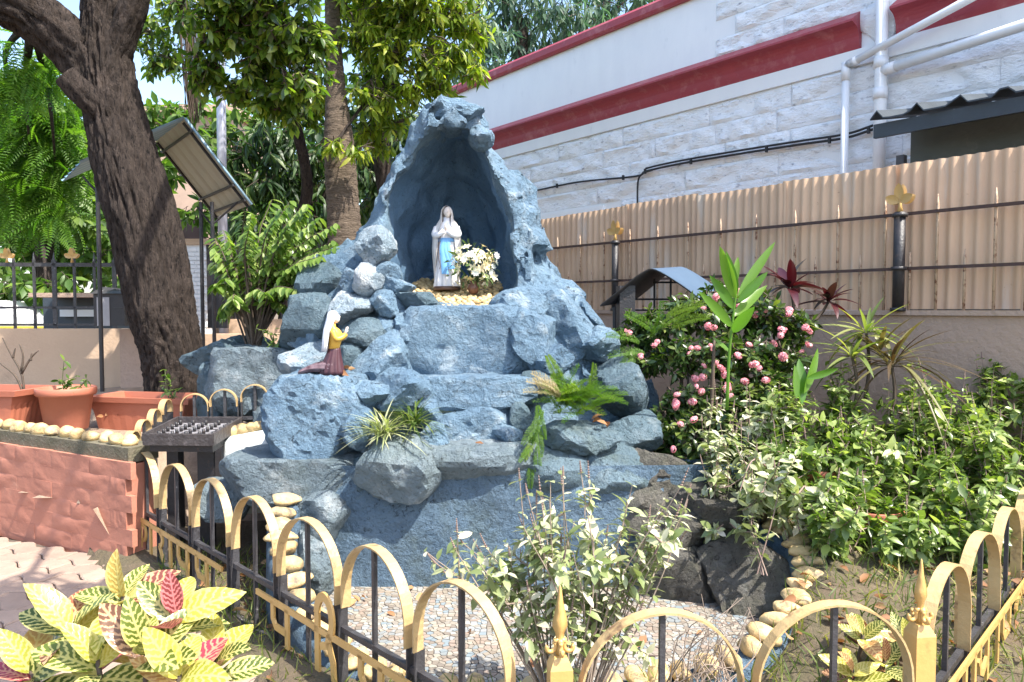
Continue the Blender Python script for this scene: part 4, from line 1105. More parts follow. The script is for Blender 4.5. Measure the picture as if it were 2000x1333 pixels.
# ================================================================== flower pots at left
def rect_pot(label, c, hx, hy, h, a):
    o = thing('planter_box', label, 'flower pot', c, 'terracotta planters on the left bed'); Rp = rotz(a); c = np.asarray(c)
    def ring(sx, sy, z):
        m = 14; pts = []
        # ribbed sides
        for (x0, y0, x1, y1) in ((-1, -1, 1, -1), (1, -1, 1, 1), (1, 1, -1, 1), (-1, 1, -1, -1)):
            for k in range(m):
                t = k / m; pts.append((x0 + (x1 - x0) * t, y0 + (y1 - y0) * t))
        p = np.array(pts); q = np.c_[p[:, 0] * sx, p[:, 1] * sy, np.full(len(p), z)]
        return q
    rg = []
    for z, k, rib in ((0, 0.80, 0.0), (0.02, 0.81, 0.014), (h * 0.62, 0.90, 0.014), (h * 0.70, 0.91, 0.0), (h * 0.86, 0.94, 0.0), (h * 0.87, 1.03, 0.0), (h, 1.05, 0.0), (h, 0.93, 0.0), (h * 0.72, 0.86, 0.0)):
        q = ring(hx * k + 0.0, hy * k + 0.0, z)
        if rib: q[::2, :2] *= 1 - rib
        rg.append(q @ Rp.T + c)
    mesh('pot', *loft(rg), M['terracotta'], o, False)
    b = MB(); b.box(c + np.array([0, 0, h * 0.76]), (hx * 0.86, hy * 0.86, 0.012), Rp); b.build('soil', M['soil'], o)
    return o
def round_pot(label, c, r, h, group='terracotta planters on the left bed', parent_soil=True):
    o = thing('flower_pot', label, 'flower pot', c, group); c = np.asarray(c); a = np.linspace(0, 2 * np.pi, 40, endpoint=False)
    rg = [np.c_[c[0] + r * k * np.cos(a), c[1] + r * k * np.sin(a), np.full(40, c[2] + z)] for z, k in ((0, .72), (0.01, .74), (h * .80, .92), (h * .81, 1.0), (h * .86, 1.05), (h * .98, 1.05), (h, 1.02), (h * .97, .94), (h * .75, .88))]
    mesh('pot', *loft(rg), M['terracotta'], o, True)
    d = np.c_[c[0] + r * .9 * np.cos(a), c[1] + r * .9 * np.sin(a), np.full(40, c[2] + h * .8)]
    mesh('soil', d, [tuple(range(40))], M['soil'], o, False)
    return o
potA = rect_pot('long terracotta planter at the left edge holding bare twigs', P(-20, 838, 5.3), 0.38, 0.20, 0.30, R(-8))
potB = round_pot('round terracotta pot holding a small wilted plant', P(131, 838, 5.25), 0.185, 0.30)
potC = rect_pot('long terracotta planter in front of the tree trunk', P(300, 848, 5.65), 0.43, 0.19, 0.30, R(-12))

# ================================================================== small roofed stand at the right of the grotto
rs = thing('roofed_stand', 'small dark stand under a bent blue metal roof beside the boundary wall', 'stand', P(1290, 700, 5.4))
prof_ = [(1172, 596), (1205, 570), (1235, 545), (1258, 530), (1272, 525), (1290, 531), (1320, 549), (1350, 570), (1374, 590)]
e_ = np.array([0.33, 0.55, 0.045])
fr0 = curve([P(x, y, 5.2) for x, y in prof_], 30); V = np.vstack([fr0, fr0 + e_, fr0 + np.array([0, 0, -.008]), fr0 + e_ + np.array([0, 0, -.008])]); n = len(fr0)
F = [(i, i + 1, n + i + 1, n + i) for i in range(n - 1)]; F2 = [(2 * n + i, 3 * n + i, 3 * n + i + 1, 2 * n + i + 1) for i in range(n - 1)] + [(i, 2 * n + i, 2 * n + i + 1, i + 1) for i in range(n - 1)]
M['roof_blue'] = mat('blue_roof_sheet', (0.075, 0.125, 0.19), (0.06, 0.10, 0.16), 4, 0.45)
mesh('roof', V, F, M['roof_blue'], rs, True); mesh('roof_underside', V - np.array([0, 0, .004]), F2, M['black_iron'], rs, True)  # underside of the same sheet, its shade put in as black
b = MB(); b.box((P(1225, 660, 5.26) + np.array([0, 0.1, -0.25])), (0.055, 0.10, 0.62)); b.build('cabinet', M['black_iron'], rs)
for a, c in (((1200, 600), (1200, 800)), ((1345, 585), (1345, 800))):
    b = MB(); b.tube([P(*a, 5.3), P(*c, 5.3)], 0.014, 6); b.build('leg', M['black_iron'], rs)
for y_ in (552, 585, 606): 
    b = MB(); b.tube([P(1240 if y_ > 560 else 1275, y_, 5.5), P(1360 if y_ > 560 else 1330, y_, 5.5)], 0.008, 6); b.build('cross_bar', M['black_iron'], rs)
for x_ in (1278, 1310):
    b = MB(); b.tube([P(x_, 545, 5.5), P(x_, 640, 5.5)], 0.008, 6); b.build('upright', M['black_iron'], rs)
M['teal'] = mat('dark_teal_panel', (0.03, 0.075, 0.07), None, 5, 0.5)
b = MB(); b.box(P(1270, 640, 5.5) + np.array([0, 0, -.1]), (0.14, 0.01, 0.20)); b.build('panel', M['teal'], rs)

# ================================================================== notice shelter, light pole, gate pillar behind the tree
ns = thing('notice_shelter', 'gabled metal sheet shelter on black iron posts behind the big tree', 'shelter', (-3.2, 7.4, 0.6))
r0, r1 = np.array([-3.06, 7.0, 3.29]), np.array([-3.77, 7.9, 3.28])
def slope(name, off, material, lip):
    ns_ = 50; V = []
    rd = r1 - r0; nrm = norm(np.cross(rd, off)); nrm = nrm if nrm[2] > 0 else -nrm
    for zz in (0, -0.006):
        for t in (0, 1):
            for s in np.linspace(0, 1, ns_):
                rib = 0.020 * max(0, math.cos(s * 2 * math.pi * 5)) ** 4
                V.append(r0 + rd * s + off * t + nrm * (rib + zz))
    F = []
    for i in range(ns_ - 1):
        F += [(i, i + 1, ns_ + i + 1, ns_ + i), (2 * ns_ + i, 3 * ns_ + i, 3 * ns_ + i + 1, 2 * ns_ + i + 1)]
    mesh(name, V, F, material, ns, True)
slope('roof_sheet', np.array([0.50, 0.32, -0.76]), M['alu_sheet'], 0)
slope('roof_sheet', np.array([-0.74, -0.43, -0.50]), M['blue_sheet'], 0)
off = np.array([0.50, 0.32, -0.76]); rd = r1 - r0
b = MB(); b.tube([r0, r0 + off], 0.012, 6); b.build('edge_trim', M['blue_sheet'], ns, True)
for s in (0.06, 0.94):
    b = MB(); b.tube([r0 + rd * s + np.array([0, 0, -.03]), r0 + rd * s + off * 0.98 + np.array([0, 0, -.03])], 0.014, 6); b.build('rafter', M['black_iron'], ns)
for t in (0.10, 0.72, 0.90):
    b = MB(); b.tube([r0 + off * t + np.array([0, 0, -.035]), r1 + off * t + np.array([0, 0, -.035])], 0.014, 6); b.build('purlin', M['black_iron'], ns)
for px, Y_ in ((392, 7.4), (414, 7.3), (190, 6.9)):
    b = MB(); top = P(px, 395 if px > 300 else 345, Y_); b.tube([top, np.array([top[0], top[1], 0.6])], 0.02, 8); b.build('post', M['black_iron'], ns)
b = MB(); b.tube([P(414, 440, 7.3), P(465, 395, 7.35)], 0.010, 6); b.build('brace', M['black_iron'], ns)
b = MB(); b.tube([P(414, 440, 7.3), P(385, 405, 7.4)], 0.010, 6); b.build('brace', M['black_iron'], ns)
b = MB(); b.tube([P(190, 378, 6.9), P(162, 345, 6.9)], 0.010, 6); b.build('brace', M['black_iron'], ns)
b = MB(); b.box(P(425, 560, 7.5), (0.10, 0.02, 0.42)); b.build('notice_board', M['black_iron'], ns)
lpole = thing('light_pole', 'tall pale steel pole rising behind the notice shelter', 'pole', P(436, 640, 8.2))
M['steel'] = mat('pale_steel', (0.55, 0.56, 0.66), (0.48, 0.49, 0.58), 8, 0.3, 0.05, 30, metal=0.3)
b = MB(); b.tube([P(438, 700, 8.2), P(432, 200, 8.2), P(430, -160, 8.2)], [0.052, 0.048, 0.044], 16); b.build('pole', M['steel'], lpole, True)
b = MB(); b.tube(arc3 if False else [P(428, 150, 8.15), P(421, 165, 8.15), P(428, 182, 8.15)], 0.014, 6); b.build('cable_loop', M['black_cable'], lpole, True)
gp = thing('gate_pillar', 'white brick gate pillar right of the big tree trunk', 'pillar', P(388, 690, 8.0))
cc = P(392, 580, 8.0)
b = MB(); b.box(cc, (0.105, 0.10, 0.55)); b.build('core', M['white_plaster'], gp)
b = MB(); b.box((0, 0, 0), (0.052, 0.11, 0.018)); bkm = mdata('brick', np.concatenate(b.V), b.F, M['white_plaster'], False)
for r_ in range(24):
    for k in range(2): inst('brick', bkm, gp, (cc[0] - 0.053 + 0.107 * k + (0.012 if r_ % 2 else -0.012), cc[1] - 0.006, cc[2] - 0.53 + r_ * 0.0445))
b = MB(); b.box(cc + np.array([0, 0, 0.58]), (0.14, 0.14, 0.03)); b.build('cap', M['beige_wall'], gp)
bg_ = thing('back_gate', 'dark gate with a beige sill behind the bushy shrub', 'gate', P(470, 680, 8.4))
b = MB(); b.box(P(440, 570, 8.4), (0.11, 0.03, 0.50)); b.build('gate_leaf', M['black_iron'], bg_)
b = MB(); b.box(P(510, 655, 8.3), (0.55, 0.05, 0.18)); b.build('sill', M['beige_wall'], bg_)
for x_ in range(425, 640, 18):
    b = MB(); b.tube([P(x_, 640, 8.35), P(x_, 470, 8.35)], 0.012, 6); b.build('bar', M['black_iron'], bg_)

# ================================================================== statues and bouquet
M['cream_paint'] = mat('cream_statue_paint', (0.78, 0.74, 0.70), (0.70, 0.65, 0.62), 20, 0.4)
M['white_robe'] = mat('white_statue_robe', (0.80, 0.79, 0.80), (0.70, 0.70, 0.74), 14, 0.45)
M['sash_blue'] = mat('sky_blue_sash', (0.18, 0.42, 0.72), (0.13, 0.34, 0.64), 18, 0.4)
M['skin'] = mat('statue_skin_paint', (0.72, 0.50, 0.38), (0.68, 0.46, 0.34), 30, 0.45)
M['skin_pale'] = mat('pale_statue_skin', (0.80, 0.70, 0.62), (0.76, 0.64, 0.56), 30, 0.45)
M['maroon'] = mat('maroon_skirt_paint', (0.05, 0.016, 0.022), (0.08, 0.028, 0.034), 16, 0.45)
M['maroon_pale'] = mat('highlit_maroon_skirt_paint', (0.06, 0.025, 0.03), (0.24, 0.17, 0.19), 26, 0.5)  # pale highlights of the train painted into the dark maroon
M['yellow_dress'] = mat('ochre_blouse_paint', (0.72, 0.42, 0.06), (0.60, 0.32, 0.04), 12, 0.45)
M['dark_bead'] = mat('dark_rosary', (0.10, 0.05, 0.03), None, 10, 0.4)
def ellring(c, rx, ry, n=40, pleat=0.0, k=9, ph=0.0, a0=0.0, a1=2 * np.pi, Rm=None):
    full = abs(a1 - a0 - 2 * np.pi) < 1e-6
    a = np.linspace(a0, a1, n, endpoint=not full); m = 1 + pleat * np.cos(k * a + ph)
    q = np.c_[rx * m * np.cos(a), ry * m * np.sin(a), np.zeros(n)]
    if Rm is not None: q = q @ np.asarray(Rm).T
    return np.asarray(c) + q
def open_shell(rings, th):
    """sheet through open rings, with thickness towards the ring centres"""
    m = len(rings[0]); R0 = np.array(rings); cen = R0.mean(1, keepdims=True); R1 = R0 + (cen - R0) / np.maximum(np.linalg.norm(cen - R0, axis=2, keepdims=True), 1e-6) * th
    V = np.concatenate([R0.reshape(-1, 3), R1.reshape(-1, 3)]); n = len(rings); o = n * m; F = []
    for i in range(n - 1):
        for j in range(m - 1):
            a, b, c, d = i * m + j, i * m + j + 1, (i + 1) * m + j + 1, (i + 1) * m + j
            F += [(a, b, c, d), (o + d, o + c, o + b, o + a)]
        for j in (0, m - 1): F.append((i * m + j, (i + 1) * m + j, o + (i + 1) * m + j, o + i * m + j))
    for i in (0, n - 1):
        for j in range(m - 1): F.append((i * m + j, i * m + j + 1, o + i * m + j + 1, o + i * m + j))
    return V, F
def head_mesh(c, r, fwd, up=(0, 0, 1), sub=4):
    """small head with brow, nose, lips and chin"""
    d, F = ico(sub); fwd = norm(fwd); upv = norm(np.asarray(up, float) - fwd * (np.asarray(up, float) @ fwd)); sd = np.cross(fwd, upv)
    V = d * np.array([0.80, 0.92, 1.12])          # side, forward, up
    x, y, z = V[:, 0], V[:, 1], V[:, 2]
    V[:, 0] *= np.where(z < -0.2, 1 - 0.30 * np.clip((-z - 0.2) / 0.9, 0, 1), 1)
    nose = np.exp(-((x / 0.13) ** 2 + ((z + 0.12) / 0.22) ** 2)) * (y > 0); V[:, 1] += 0.22 * nose
    for ex in (-0.28, 0.28): V[:, 1] -= 0.10 * np.exp(-(((x - ex) / 0.15) ** 2 + ((z - 0.10) / 0.10) ** 2)) * (y > 0)
    V[:, 1] += 0.06 * np.exp(-((x / 0.22) ** 2 + ((z + 0.52) / 0.08) ** 2)) * (y > 0)
    V[:, 1] += 0.08 * np.exp(-((x / 0.25) ** 2 + ((z + 0.88) / 0.16) ** 2)) * (y > 0)
    W = V[:, 0:1] * sd + V[:, 1:2] * fwd + V[:, 2:3] * upv
    return np.asarray(c) + W * r, F
def praying_hands(parent, c, fwd, s, material):
    """two palms pressed together, fingers pointing up and forward"""
    fwd = norm(fwd); up = np.array([0, 0, 1.0]); sd = np.cross(fwd, up); b = MB(); fd = norm(up * 0.93 + fwd * 0.35)
    for sg in (-1, 1):
        base = np.asarray(c) + sd * sg * 0.10 * s
        b.tube([base - fd * 0.5 * s, base, base + fd * 0.45 * s], [0.13 * s, 0.20 * s, 0.16 * s], 10)
        for k, (o, L) in enumerate(((-0.15, 0.42), (-0.05, 0.52), (0.05, 0.50), (0.15, 0.38))):
            st = base + fd * 0.35 * s + np.cross(sd, fd) * o * s
            b.tube([st, st + fd * L * 0.55 * s, st + fd * L * s - sd * sg * 0.03 * s], [0.055 * s, 0.05 * s, 0.025 * s], 7)
        th = base - fd * 0.05 * s - np.cross(sd, fd) * 0.18 * s
        b.tube([th, th + fd * 0.25 * s - np.cross(sd, fd) * 0.08 * s, th + fd * 0.45 * s], [0.06 * s, 0.055 * s, 0.03 * s], 7)
    return b.build('hands', material, parent, True)

# ---- standing figure in the niche
base = P(873, 562, 5.10); H = (562 - 404) / FPX * 5.10
ms = thing('marian_statue', 'standing white robed statue with blue sash praying inside the niche', 'statue', base)
def sp(x, y, z): return base + np.array([x, y, z]) * H
FW = np.array([0.12, -1.0, 0])
rings = [ellring(sp(0, 0, z), rx * H, ry * H, 60, pl_, 11, ph) for z, rx, ry, pl_, ph in ((0.0, .150, .125, .11, 0), (.02, .155, .13, .11, 0), (.12, .140, .115, .11, .3), (.28, .125, .105, .09, .5), (.42, .118, .098, .06, .6), (.55, .112, .09, .025, .7), (.64, .125, .092, .0, 0), (.72, .125, .085, 0, 0), (.78, .085, .068, 0, 0), (.81, .045, .045, 0, 0), (.86, .04, .042, 0, 0))]
mesh('robe', *loft(rings), M['white_robe'], ms, True)
mesh('head', *head_mesh(sp(0.012, -0.034, .915), 0.060 * H, (0.15, -0.95, 0.22)), M['skin_pale'], ms, True)
rings = []
for z, rx, ry, dy, op in ((1.0, .012, .02, .0, .3), (.985, .045, .05, .0, .6), (.95, .068, .075, .004, .95), (.90, .078, .085, .008, .98), (.84, .085, .085, .01, .75), (.78, .125, .10, .01, .5), (.70, .160, .115, .01, .55), (.60, .172, .12, .01, .62), (.48, .178, .125, .01, .72), (.36, .172, .13, .01, .85), (.25, .165, .13, .01, 1.05), (.14, .155, .13, .01, 1.2), (.05, .155, .13, .01, 1.25)):
    a0 = -np.pi / 2 + op; a1 = 1.5 * np.pi - op
    rings.append(ellring(sp(0, dy, z), rx * H, ry * H, 44, 0.035 if z < .8 else 0.0, 13, z * 5, a0, a1))
mesh('mantle', *open_shell(rings, 0.010 * H), M['cream_paint'], ms, True)
# arms under the mantle and hands
b = MB()
for sg in (-1, 1): b.tube(curve([sp(sg * .12, 0, .73), sp(sg * .145, -.05, .64), sp(sg * .08, -.11, .64), sp(sg * .02, -.135, .685)], 12), np.linspace(.045, .030, 12) * H, 10)
b.build('sleeves', M['white_robe'], ms, True)
praying_hands(ms, sp(0.0, -.145, .715), (0, -1, 0), 0.062 * H, M['skin_pale'])
# waist band and the two falling ends of the sash
rings = [ellring(sp(0, 0, z), rx * H, .098 * H, 40) for z, rx in ((.555, .119), (.565, .122), (.59, .122), (.60, .119))]
mesh('sash', *loft(rings), M['sash_blue'], ms, True)
for x0, x1, zz in ((-.045, -.01, .16), (-.01, .075, .22), (.03, .105, .30)):
    pts = curve([sp(x0 * .6, -.105, .58), sp(x0, -.115, .46), sp((x0 + x1) / 2, -.125, .33), sp(x1, -.135, zz)], 14)
    V = []; 
    for i, q in enumerate(pts):
        ww = (.030 + .012 * i / 13) * H; zo = .008 * H * math.sin(i * .9)
        V += [q + np.array([-ww, 0.004, 0]), q + np.array([0, -0.012 * H + zo * .3, 0]), q + np.array([ww, 0.004, 0])]
    F = [(3 * i + j, 3 * i + j + 1, 3 * i + 4 + j, 3 * i + 3 + j) for i in range(13) for j in (0, 1)]
    mesh('sash_end', V, F, M['sash_blue'], ms, True)
pts = curve([sp(-.06, -.13, .66), sp(-.085, -.125, .50), sp(-.09, -.13, .36), sp(-.07, -.14, .27), sp(-.075, -.14, .22)], 20)
b = MB(); b.tube(pts, .004 * H, 5); b.build('rosary', M['dark_bead'], ms, True)
b = MB(); b.tube([sp(0, 0, -.035), sp(0, 0, .012)], [.17 * H, .16 * H], 24); b.build('plinth', M['dark_bead'], ms, True)

# ---- kneeling figure
kb = P(641, 731, 4.20); KH = (739 - 616) / FPX * 4.26
ks = thing('kneeling_statue', 'kneeling figure in white veil, yellow blouse and maroon skirt on the boulder', 'statue', kb)
def kp(x, y, z): return kb + np.array([x, y, z]) * KH
rings = [ellring(kp(x, 0, z), rx * KH, ry * KH, 60, pl_, 13, 0.4) for z, x, rx, ry, pl_ in ((0.0, .06, .20, .17, .05), (.05, .06, .195, .165, .06), (.15, .065, .165, .145, .06), (.28, .085, .125, .115, .045), (.38, .10, .098, .09, .02), (.42, .105, .085, .08, 0))]
mesh('skirt', *loft(rings), M['maroon'], ks, True)
pts = curve([kp(.10, 0, .12), kp(-.10, .0, .115), kp(-.28, .0, .085), kp(-.44, 0, .03)], 16)
rings = []
for i, q in enumerate(pts):
    t = i / 15; a = np.linspace(0, 2 * np.pi, 30, endpoint=False); m = 1 + .07 * np.cos(7 * a + i * .3)
    rings.append(q + np.c_[np.zeros(30), (.15 - .02 * t) * KH * m * np.cos(a), (.11 - .075 * t) * KH * m * np.sin(a)])
mesh('skirt_train', *loft(rings), M['maroon_pale'], ks, True)
rings = [ellring(kp(x, 0, z), rx * KH, ry * KH, 36) for z, x, rx, ry in ((.40, .10, .09, .085), (.46, .105, .088, .088), (.55, .12, .105, .10), (.64, .12, .105, .115), (.70, .105, .08, .10), (.745, .085, .04, .045), (.79, .09, .036, .038))]
mesh('blouse', *loft(rings), M['yellow_dress'], ks, True)
b = MB()
for sg in (-1, 1): b.tube(curve([kp(.10, sg * .105, .69), kp(.16, sg * .125, .56), kp(.24, sg * .07, .58), kp(.27, sg * .018, .62)], 12), np.linspace(.048, .034, 12) * KH, 10)
b.build('sleeves', M['yellow_dress'], ks, True)
praying_hands(ks, kp(.285, 0, .665), (1, 0, .2), 0.095 * KH, M['skin_pale'])
mesh('head', *head_mesh(kp(.115, 0, .885), 0.078 * KH, (0.95, 0, 0.30)), M['skin_pale'], ks, True)
rings = []
for z, x, rx, ry, op in ((1.0, .085, .012, .02, .4), (.985, .085, .055, .06, .55), (.95, .085, .085, .085, .70), (.88, .075, .09, .098, .75), (.80, .055, .088, .105, .85), (.70, .025, .085, .125, 1.0), (.58, .01, .085, .135, 1.15), (.46, .0, .085, .13, 1.25), (.36, -.01, .085, .12, 1.3)):
    rings.append(ellring(kp(x, 0, z), rx * KH, ry * KH, 48, .05 if z < .85 else 0, 17, 0, op, 2 * np.pi - op))
mesh('veil', *open_shell(rings, 0.012 * KH), M['white_robe'], ks, True)

# ---- bouquet in a brown vase
vb = P(925, 572, 5.0)
bq = thing('bouquet', 'bouquet of cream and white lilies in a brown vase beside the white robed statue', 'bouquet', vb)
M['vase'] = mat('brown_vase', (0.17, 0.075, 0.04), (0.12, 0.05, 0.03), 10, 0.3)
a = np.linspace(0, 2 * np.pi, 24, endpoint=False)
rg = [np.c_[vb[0] + r_ * np.cos(a), vb[1] + r_ * np.sin(a), np.full(24, vb[2] + z)] for z, r_ in ((-.01, .02), (0, .03), (.025, .043), (.05, .038), (.065, .022), (.08, .028))]
mesh('vase', *loft(rg), M['vase'], bq, True)
M['lily'] = leafmat('cream_lily_petal', [(0, (0.80, 0.72, 0.42)), (0.5, (0.86, 0.80, 0.56)), (1, (0.80, 0.66, 0.40))], 0.5, 0.25, tint=(.8, .7, 1.6))
M['white_petal'] = leafmat('white_petal', [(0, (0.84, 0.86, 0.80)), (1, (0.88, 0.88, 0.84))], 0.5, 0.2, tint=(.8, .7, 1.8))
M['bq_leaf'] = leafmat('bouquet_leaf', [(0, (0.05, 0.10, 0.03)), (1, (0.14, 0.20, 0.06))], 0.5, 0.3)
pet = smooth_leaf(1, 0.46, 0.3, 0.55, 6)
def flower(n, tilt, material):
    D = np.array([[math.cos(t) * math.cos(tilt), math.sin(t) * math.cos(tilt), math.sin(tilt)] for t in np.linspace(0, 2 * np.pi, n, endpoint=False)])
    V, F, U, A = scatter(pet, np.zeros((n, 3)), D, np.tile([0, 0, 1.0], (n, 1)), np.ones(n)); return mdata('flower', V, F, material, True)
fm = [flower(6, 0.55, M['lily']), flower(6, 0.8, M['lily']), flower(8, 1.0, M['white_petal'])]
bc = P(922, 520, 4.98)
tops = []
for i in range(58):
    d = rdir(1, 0.35)[0]; d[1] = -abs(d[1]) * 0.8; d = norm(d); r_ = np.array([0.165, 0.10, 0.145]) * RNG.uniform(.55, 1.0)
    q = bc + d * r_
    if i < 8: q = P(RNG.uniform(945, 970), RNG.uniform(500, 545), 4.95); d = norm(np.array([.6, -.6, .3]))
    kz = RNG.integers(3); X, Y_, Z_ = frames(np.array([np.cross(d, [0.3, 0.1, 1])]), d[None])
    inst('flower', fm[kz], bq, q, np.stack([X[0], Y_[0], Z_[0]], 1), RNG.uniform(.028, .042) * (0.8 if kz == 2 else 1)); tops.append(q)
b = MB()
for q in tops[::2]: b.tube([vb + np.array([0, 0, .06]), q], .0025, 4, False)
b.build('stems', M['bq_leaf'], bq, True, kind='stuff')
n = 130; d = rdir(n, 0.3); d[:, 1] = -np.abs(d[:, 1]); foliage(bq, smooth_leaf(1, .3, .2, .3, 5), bc + d * np.array([.16, .1, .15]) * RNG.uniform(.4, 1.05, (n, 1)), d + rdir(n) * .4, rdir(n, 1), RNG.uniform(.03, .06, n), M['bq_leaf'])

# ================================================================== trees
def bark_mat(name, c1, c2, crack, sc_=(9, 9, 2.2)):
    m, t, b = newmat(name); v = objvec(t, sc_, True); v0 = objvec(t, world=True)
    n1 = noise(t, v, 2.4, 6, 0.65, 0.6)
    col = mixc(t, ramp(t, n1, [(0.35, 0.0), (0.68, 1.0)]), c1, c2)
    col = mixc(t, ramp(t, noise(t, v, 5.5, 5, 0.7, 0.8), [(0.36, 1.0), (0.47, 0.0)]), col, crack)
    col = mixc(t, ramp(t, noise(t, v0, 5.0, 5, 0.6), [(0.58, 0.0), (0.72, 0.5)]), col, tuple(min(1, x * 1.7) for x in c2))
    t.links.new(col, b.inputs['Base Color']); b.inputs['Roughness'].default_value = 0.85; b.inputs['Specular IOR Level'].default_value = 0.2
    bump(t, b, noise(t, v, 5.5, 6, 0.7, 0.8), 1.0, 0.06)
    return m
M['bark'] = bark_mat('rough_bark', (0.042, 0.032, 0.027), (0.09, 0.068, 0.056), (0.010, 0.008, 0.008))
M['palm_bark'] = bark_mat('ringed_palm_bark', (0.15, 0.115, 0.085), (0.25, 0.19, 0.14), (0.06, 0.045, 0.035), (3, 3, 16))
M['twig'] = mat('brown_twig', (0.10, 0.07, 0.05), (0.06, 0.045, 0.032), 20, 0.8)
M['pale_twig'] = mat('pale_dry_twig', (0.36, 0.28, 0.22), (0.26, 0.20, 0.16), 20, 0.8)
M['stem_green'] = mat('green_stem', (0.13, 0.17, 0.05), (0.10, 0.11, 0.05), 20, 0.6)
M['stem_purple'] = mat('purplish_stem', (0.20, 0.13, 0.11), (0.28, 0.20, 0.16), 20, 0.7)
def bark_tube(pts, rad, n=110, m=190, amp=0.026, seed=1, fr=6.5):
    c = curve(pts, m); r = np.interp(np.linspace(0, 1, m), np.linspace(0, 1, len(rad)), rad)
    V, F = tube(c, r, n); a = np.tile(np.arange(n) / n * 2 * np.pi, m); s = np.repeat(np.linspace(0, np.linalg.norm(np.diff(c, axis=0), axis=1).sum(), m), n)
    q = np.c_[np.cos(a) * fr, np.sin(a) * fr, s * 3.4 + 0.5 * np.sin(a * 2)]
    h = 1 - 2 * np.abs(fbm(q, 4, seed, 0.6)); big = fbm(np.c_[np.cos(a) * 1.2, np.sin(a) * 1.2, s * 1.1], 2, seed + 5)
    N_ = V - np.repeat(c, n, 0); N_ /= np.maximum(np.linalg.norm(N_, axis=1, keepdims=True), 1e-6)
    return V + N_ * (amp * h + 1.1 * amp * big)[:, None], F
def crown_pts(blobs, dens, k, L, droop, tw=0.16, radial=1.0, squash=0.85):
    pos, D, Hh, S, twigs = [], [], [], [], []
    for (px, py, Y, rp) in blobs:
        c = P(px, py, Y); Rb = rp / FPX * Y; nt_ = max(4, int(dens * rp * rp))
        d = rdir(nt_); rr = RNG.random(nt_) ** 0.45
        tip = c + d * (Rb * rr)[:, None] * np.array([1, 1.1, squash])
        td = d + rdir(nt_) * 0.9 + np.array([0, 0, -0.2]); td /= np.linalg.norm(td, axis=1, keepdims=True)
        for t_, dd in zip(tip, td):
            kk = max(3, int(RNG.normal(k, 1.3))); ph = RNG.uniform(0, 6.28)
            a = np.cross(dd, [0.2, 0.3, 0.9]); a /= np.linalg.norm(a); b = np.cross(dd, a)
            for j in range(kk):
                th = ph + j * 2.4; rad_ = a * math.cos(th) + b * math.sin(th)
                ld_ = dd * RNG.uniform(.1, .9) + rad_ * radial + np.array([0, 0, -droop * RNG.uniform(.5, 1.4)])
                pos.append(t_ - dd * tw * RNG.uniform(0, 1)); D.append(ld_); Hh.append(dd * 0.6 + np.array([0, 0, 0.9]) + RNG.normal(0, .25, 3)); S.append(L * RNG.uniform(.62, 1.15))
            twigs.append((t_ - dd * tw * 1.3, t_, c))
    return np.array(pos), np.array(D), np.array(Hh), np.array(S), twigs
def make_crown(parent, blobs, dens, k, L, droop, material, n_ind=0, leafs=None, tw=0.16, twig=0.004, minpx=9, conn=3, wood='twig', radial=1.0):
    leafs = leafs or [leaf_shape(1, .40, .25, .22), leaf_shape(1, .34, .15, .35), leaf_shape(1, .42, .3, .08)]
    pos, D, Hh, S, tws = crown_pts(blobs, dens, k, L, droop, tw, radial)
    foliage(parent, leafs, pos, D, Hh, S, material, n_ind, minpx=minpx)
    if twig:
        b = MB()
        for i, (a, t_, c) in enumerate(tws):
            b.tube([a, t_], [twig, twig * .6], 4, False)
            if i % conn == 0:
                mid = (a + c) / 2 + RNG.normal(0, .05, 3); b.tube(curve([c, mid, a], 5), np.linspace(twig * 2.5, twig, 5), 4, False)
        b.build('twigs', M[wood], parent, True, kind='stuff')
def limbs(parent, start, blobs, r0, r1=0.012, wood='bark', every=1):
    for (px, py, Y, rp) in blobs[::every]:
        c = P(px, py, Y); m_ = start + (c - start) * 0.5 + np.array([0, 0, 0.18]) + RNG.normal(0, .08, 3)
        b = MB(); b.tube(curve([start, m_, c], 12), np.linspace(r0, r1, 12), 7); b.build('limb', M[wood], parent, True)

# ---- the big leaning tree at left
Yt = 6.2
bt = thing('leaning_tree', 'big leaning tree with rough dark bark and feathery leaves at left', 'tree', P(345, 790, Yt))
tp = [P(347, 830, Yt), P(346, 770, Yt), P(338, 690, Yt), P(315, 600, Yt), P(285, 450, Yt), P(243, 300, Yt), P(215, 180, Yt), P(205, 70, Yt), P(212, -40, Yt), P(225, -160, Yt)]
mesh('trunk', *bark_tube(tp, [.27, .228, .228, .245, .245, .23, .19, .17, .16, .14], seed=3), M['bark'], bt)
mesh('limb', *bark_tube([P(228, 230, Yt), P(165, 120, Yt - .02), P(85, 45, Yt - .15), P(-10, -10, Yt - .3), P(-140, -70, Yt - .4)], [.14, .19, .20, .185, .15], 56, 60, seed=8), M['bark'], bt)
mesh('limb', *bark_tube([P(205, 140, Yt), P(238, 70, Yt - .05), P(262, 5, Yt - .1), P(285, -90, Yt - .2)], [.12, .11, .10, .07], 40, 50, 0.010, seed=9), M['bark'], bt)
mesh('branch_stub', *bark_tube([P(200, 215, Yt - .12), P(160, 180, Yt - .2), P(128, 148, Yt - .25)], [.10, .10, .085], 36, 24, 0.010, seed=12), M['bark'], bt)
